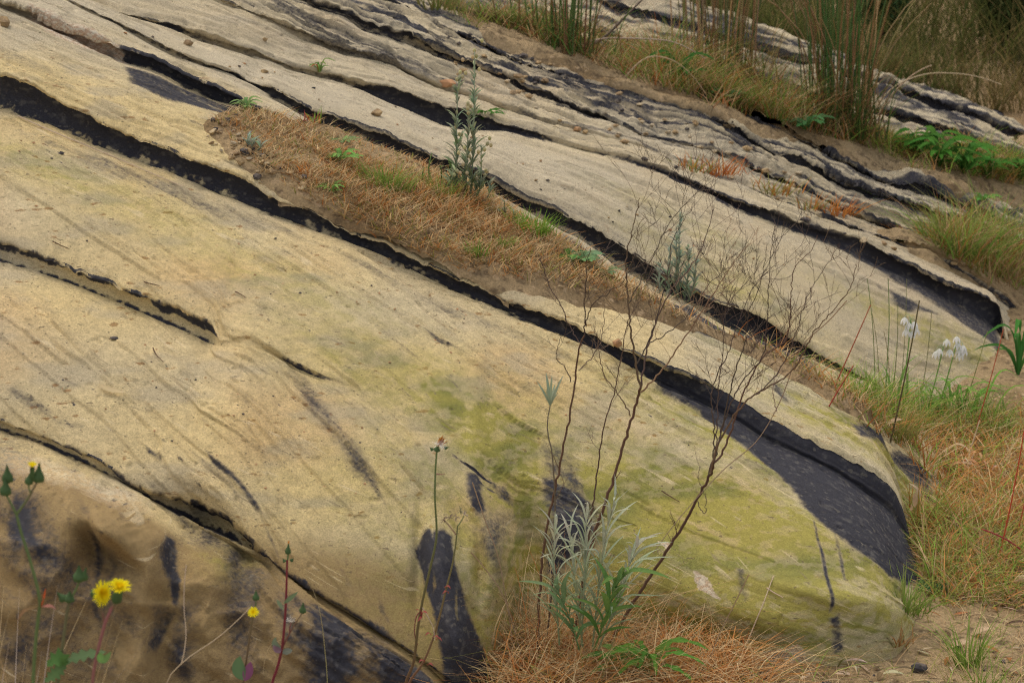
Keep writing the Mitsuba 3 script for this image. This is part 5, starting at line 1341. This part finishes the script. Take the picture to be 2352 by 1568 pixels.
for k, (u0, v0, u1, v1, lab, c, r) in enumerate([
    (2010, 905, 1992, 640, 'leftmost tall thin green stem before the yellow bed at right', (.16, .22, .08), .0013), (2022, 910, 2003, 720, 'second tall thin stem before the yellow bed at right', (.2, .2, .09), .0011),
    (2036, 915, 2040, 640, 'third and tallest thin green stem before the yellow bed', (.14, .22, .07), .0015), (2050, 912, 2062, 700, 'fourth thin green stem before the yellow bed at right', (.17, .2, .08), .0013),
    (2042, 915, 2030, 760, 'short thin brown stem among the tall green ones', (.25, .19, .09), .0011), (2070, 905, 2082, 640, 'thin stem passing left of the single white flowers', (.18, .2, .09), .001),
    (2046, 1010, 2112, 690, 'tall dark stem with a brown tip beside the single white flowers', (.12, .1, .05), .0024), (2115, 905, 2140, 715, 'thin dark stem right of the single white flowers', (.16, .16, .07), .0012),
    (2205, 955, 2268, 760, 'thin olive stem leaning right from the white flower clump', (.22, .24, .09), .0014), (2235, 1000, 2305, 755, 'thin red stem leaning right behind the white flower clump', (.42, .09, .05), .0016),
    (1905, 905, 2000, 700, 'red stem leaning right at the end of the grass tongue', (.36, .10, .06), .0018), (1900, 930, 1960, 840, 'short dark red stem at the end of the grass tongue', (.36, .06, .05), .0018),
    (2290, 1290, 2352, 990, 'long red stem at the right edge above the litter', (.5, .08, .04), .0017), (2330, 1240, 2372, 1050, 'second red stem at the right edge', (.45, .1, .05), .0016), (2380, 1290, 2255, 1215, 'dark red stem lying over the grass at right', (.36, .05, .06), .0022),
    (2215, 1060, 2250, 965, 'pale bent straw in the meadow grass below the white flowers', (.6, .5, .36), .0022), (2368, 1240, 2372, 1100, 'short black stub at the right edge', (.05, .045, .04), .004)]):
    t = thing('tall_grass', lab, 'stem')
    p, q = S(u0, v0), None
    q = at(u1, v1, p[1] - .03)
    MB().add(*tube([p - np.array([0, 0, .01]), (p + q) / 2 + np.array([.006, 0, .008]), q], r * 1.2, r * .8, c, np.asarray(c) * 1.15, 5)).put(t, 'stalk_skin')
    if 'brown tip' in lab:
        scene[t] = scene.pop(t)
# curled dry bark and straw beside the second black nose
t = thing('dry_curl', 'heap of curled pale orange dry bark strips beside the second bed', 'bark')
p0 = S(2165, 1065)
rng = np.random.default_rng(77)
for j in range(26):
    p = p0 + np.array([rng.normal(.04, .05), rng.normal(-.03, .07), .004])
    a_ = rng.uniform(0, 6.28); o = np.array([np.cos(a_), np.sin(a_), 0]); l = rng.uniform(.04, .1)
    c = jit((.62, .36, .2) if j % 3 else (.66, .5, .36), .15, rng)
    MB().add(*leaf([p, p + o * l * .5 + np.array([0, 0, rng.uniform(.01, .05)]), p + o * l + np.array([0, 0, rng.uniform(0, .03)])], rng.uniform(.005, .012), c * .85, c, None, .5)).put(free('strip', t), 'leaf_blade')


# ------------------------------------------------------------------ loose stones, chips, litter
def which(u, edges, words):
    return words[int(np.searchsorted(edges, u))]


TONE = {'stone_buff': 'buff', 'stone_dark': 'grey', 'stone_pink': 'pinkish', 'stone_pale': 'cream'}
FIVE = ['at its far left', 'left of its middle', 'at its middle', 'right of its middle', 'at its far right']
def stone(p, r, seed, flat=.6, bsdf='stone_buff'):
    rng = np.random.default_rng(seed)
    q = rng.normal(0, 1, (16, 3)); q /= np.linalg.norm(q, axis=1, keepdims=True)
    q *= rng.uniform(.8, 1.1, (16, 1)) * np.array([1.0, .8, flat])
    m = trimesh.convex.convex_hull(q * r)
    a = rng.uniform(0, 6.28)
    v = m.vertices @ np.array([[np.cos(a), -np.sin(a), 0], [np.sin(a), np.cos(a), 0], [0, 0, 1]]).T
    return mikit.ply((v + p + np.array([0, 0, flat * r * .45]), m.faces), bsdf, smooth=False)


for k, (u, v, r, fl, m, lab) in enumerate([(865, 262, .023, .75, 'stone_buff', 'square buff stone lying on the bare bed above the grass tongue'), (8, 56, .026, .85, 'stone_buff', 'orange buff stone at the left edge near the top'), (1028, 200, .036, .45, 'stone_pink', 'rounded pink stone left of the tall grey green plant'),
        (608, 90, .014, .6, 'stone_buff', 'small pale stone on the upper left bed'), (432, 102, .018, .7, 'stone_buff', 'pale stone on the ledge at upper left'), (606, 165, .014, .6, 'stone_buff', 'small pale stone below the brown ledge, upper left'),
        (1325, 295, .022, .5, 'stone_pink', 'small pinkish stone on the grey ledge right of the tall plant'), (716, 350, .010, .5, 'stone_pink', 'flat pale chip lying in the grass tongue'), (139, 350, .011, .45, 'stone_dark', 'small grey pebble on the broad yellow bed, far left'),
        (258, 778, .012, .4, 'stone_dark', 'flat grey pebble on the lower left bed'), (1420, 790, .018, .7, 'stone_pink', 'round brown stone on the lip of the main black ledge'), (2015, 288, .022, .5, 'stone_buff', 'white stone beside the right rush clump'),
        (2112, 1540, .022, .6, 'stone_dark', 'blue grey stone on the sand at lower right'), (1775, 275, .016, .6, 'stone_pink', 'small pink stone on the far ledges'), (1600, 283, .02, .6, 'stone_buff', 'pale stone at the end of a far black ledge')]):
    t = thing('stone', lab, 'stone')
    scene[t] = stone(on_soil(S(u, v)[None])[0], r, 300 + k, fl, m)
rng = np.random.default_rng(401)
for k in range(70):
    s = rng.uniform(0, 1)
    u = np.interp(s, [0, .3, 1], [500, 530, 700]) + rng.normal(0, 12 + 14 * (s < .3)); v = np.interp(s, [0, .3, 1], [285, 345, 455]) + rng.normal(0, 10)
    m, r = ['stone_buff', 'stone_pale', 'stone_buff', 'stone_dark'][k % 4], rng.uniform(.005, .015)
    t = thing('pebble', ('larger ' if r > .011 else 'small ') + TONE[m] + ' pebble, left edge of grass tongue, ' + which(u, [515, 545, 600, 650], ['at its very tip', 'just behind its tip', 'on its upper part', 'halfway down', 'low near the black ledge']), 'pebble', 'pebbles along the left edge of the grass tongue')
    scene[t] = stone(on_soil(S(u, v)[None])[0], r, 500 + k, rng.uniform(.5, .8), m)
CH = [(0, 280), (300, 380), (700, 560), (1200, 760), (1500, 900), (1650, 1050), (1200, 950), (800, 800), (520, 730), (250, 620), (0, 520)]
for k, (u, v) in enumerate(inside(CH, 46)):
    m = 'stone_dark' if k % 3 == 0 else 'stone_pink'
    t = thing('chip', 'tiny ' + TONE[m] + ' chip on the broad yellow bed, ' + which(u, [250, 500, 800, 1150], FIVE) + (', near the black ledge' if v > 330 + .46 * u - 60 and v < 330 + .46 * u + 60 else ', low on it' if v > 420 + .46 * u else ''), 'chip', 'grit chips on the broad yellow bed')
    scene[t] = stone(S(u, v), rng.uniform(.002, .0045), 600 + k, .6, m)
for k, (u, v) in enumerate(inside([(0, 640), (500, 800), (900, 1000), (950, 1200), (800, 1250), (500, 1050), (200, 950), (0, 860)], 40)):
    m = 'stone_dark' if k % 2 == 0 else 'stone_pink'
    t = thing('chip', 'tiny ' + TONE[m] + ' chip on the bed above the lowest face, ' + which(u, [180, 380, 560, 760], FIVE), 'chip', 'grit chips on the lower left bed')
    scene[t] = stone(S(u, v), rng.uniform(.0018, .004), 700 + k, .6, m)
for k, (u, v) in enumerate(inside([(250, 60), (700, 130), (1000, 260), (1400, 420), (1900, 640), (1800, 660), (1300, 480), (900, 320), (560, 180), (250, 90)], 40)):
    m = ['stone_buff', 'stone_dark', 'stone_pink'][k % 3]
    t = thing('chip', 'small ' + TONE[m] + ' chip on beds behind the grass tongue, ' + which(u, [500, 800, 1100, 1450], FIVE), 'chip', 'rubble on the beds behind the grass tongue')
    scene[t] = stone(S(u, v), rng.uniform(.003, .008), 800 + k, .6, m)
for k, (u, v) in enumerate(inside([(1000, 60), (1300, 150), (1700, 330), (2000, 440), (2300, 640), (2100, 610), (1700, 450), (1300, 300), (1000, 150)], 90)):
    m, r = ['stone_buff', 'stone_dark', 'stone_buff', 'stone_pale'][k % 4], rng.uniform(.008, .024)
    t = thing('rubble_block', ('larger ' if r > .017 else 'small ') + TONE[m] + ' rubble block on the upper ledges, ' + which(u, [1250, 1450, 1700, 1950], FIVE) + (', higher ledge' if v < .43 * u - 330 else ', lower ledge'), 'rubble', 'rubble on the upper ledges')
    scene[t] = stone(S(u, v), r, 900 + k, .5, m)
# sticks lying on the rock
for (u0, v0, u1, v1, lab) in [(122, 556, 158, 572, 'thin brown twig on the broad yellow bed, far left'), (330, 648, 366, 656, 'thin brown twig on the broad yellow bed beside the short ledge'), (540, 670, 566, 684, 'short dark twig on the broad yellow bed'), (350, 800, 376, 832, 'short dark twig on the lower left bed'),
                             (1760, 1350, 1795, 1372, 'dark twig lying on the green rock, left of a pale straw'), (1520, 1128, 1560, 1152, 'dark twig stuck on the green rock'), (40, 268, 420, 428, 'long pale straw lying along the foot of the main ledge, left'), (1705, 1498, 1776, 1322, 'pale straw standing against the green rock at its foot')]:
    t = thing('twig' if 'straw' not in lab else 'dry_stalk', lab, 'twig' if 'straw' not in lab else 'stalk')
    P = [S(u0 + (u1 - u0) * s, v0 + (v1 - v0) * s) + np.array([0, -.004, .005]) for s in np.linspace(0, 1, 3 if u1 - u0 < 200 else 7)]
    c = (.55, .44, .33) if 'straw' in lab else (.13, .08, .045)
    MB().add(*tube(P, .0018 if 'straw' in lab else .0016, .001, c, c, 5)).put(t, 'stalk_skin')
# a pale dry leaf on the lower bed
t = thing('dry_leaf', 'pale cream dry leaf lying on the lower left bed', 'leaf')
A_, M_, E_ = (S(u, v) + np.array([0, -.006, .008]) for u, v in [(226, 885), (252, 897), (290, 906)])
MB().add(*leaf([A_, M_, E_], .014, (.62, .52, .33), (.66, .56, .36), nrm2[0, 0] * 0 + np.array([0, -.5, .8]), .1)).put(t, 'leaf_blade')
# litter on the sand at lower right
LIT = [(1760, 1535), (2060, 1505), (2130, 1400), (2240, 1390), (2400, 1380), (2400, 1600), (1740, 1600)]
rng = np.random.default_rng(431)
LITW = ['under the green rock nose', 'left of the thin grass tuft', 'around the thin grass tuft', 'towards the right edge']
for k, (u, v) in enumerate(inside(LIT, 110)):
    p = S(u, v) + np.array([0, 0, .003])
    if k % 4 == 0:
        m = ['stone_dark', 'stone_buff'][(k // 4) % 2]
        t = thing('pebble', 'small ' + TONE[m] + ' pebble on the sand, ' + which(u, [2000, 2160, 2280], LITW), 'pebble', 'pebbles on the sand at lower right')
        scene[t] = stone(p - np.array([0, 0, .003]), rng.uniform(.004, .012), 1200 + k, .6, m)
    else:
        a_ = rng.uniform(0, 6.28); o = np.array([np.cos(a_), np.sin(a_), 0]); l = rng.uniform(.012, .06)
        ci = k % 4 if k % 7 else 2
        c = jit([(.50, .38, .24), (.60, .50, .38), (.22, .15, .10), (.48, .24, .10)][ci], .2, rng)
        t = thing('litter_scrap', ('long ' if l > .036 else 'short ') + ['tan', 'pale', 'dark brown', 'orange'][ci] + (' straw' if k % 3 == 0 else ' leaf scrap') + ' on the sand, ' + which(u, [2000, 2160, 2280], LITW), 'litter', 'plant litter on the sand at lower right')
        MB().add(*leaf([p, p + o * l * .5 + np.array([0, 0, rng.uniform(.001, .010)]), p + o * l + np.array([0, 0, rng.uniform(0, .006)])], rng.uniform(.003, .012) if k % 3 else .003, c * .85, c, None, rng.uniform(-.3, .5))).put(t, 'leaf_blade')
for k, (u, v, lab) in enumerate([(2325, 1340, 'flat pale dry leaf at the right edge above the litter'), (2085, 1180, 'upright pale brown dry leaf beside the black rock nose'), (2035, 975, 'pale curled bark piece behind the olive tuft'), (2180, 1490, 'large pale bark scrap on the sand at lower right'), (2230, 1460, 'grey bark scrap right of the large pale one')]):
    t = thing('dry_leaf', lab, 'leaf')
    p = S(u, v) + np.array([0, 0, .004]); h = .06 if 'upright' in lab else .012
    MB().add(*leaf([p, p + np.array([.02, -.004, h]), p + np.array([.045 - .05 * (h > .05), -.006, h * 1.4])], .02, (.58, .42, .28), (.64, .5, .36), None, .25)).put(t, 'leaf_blade')
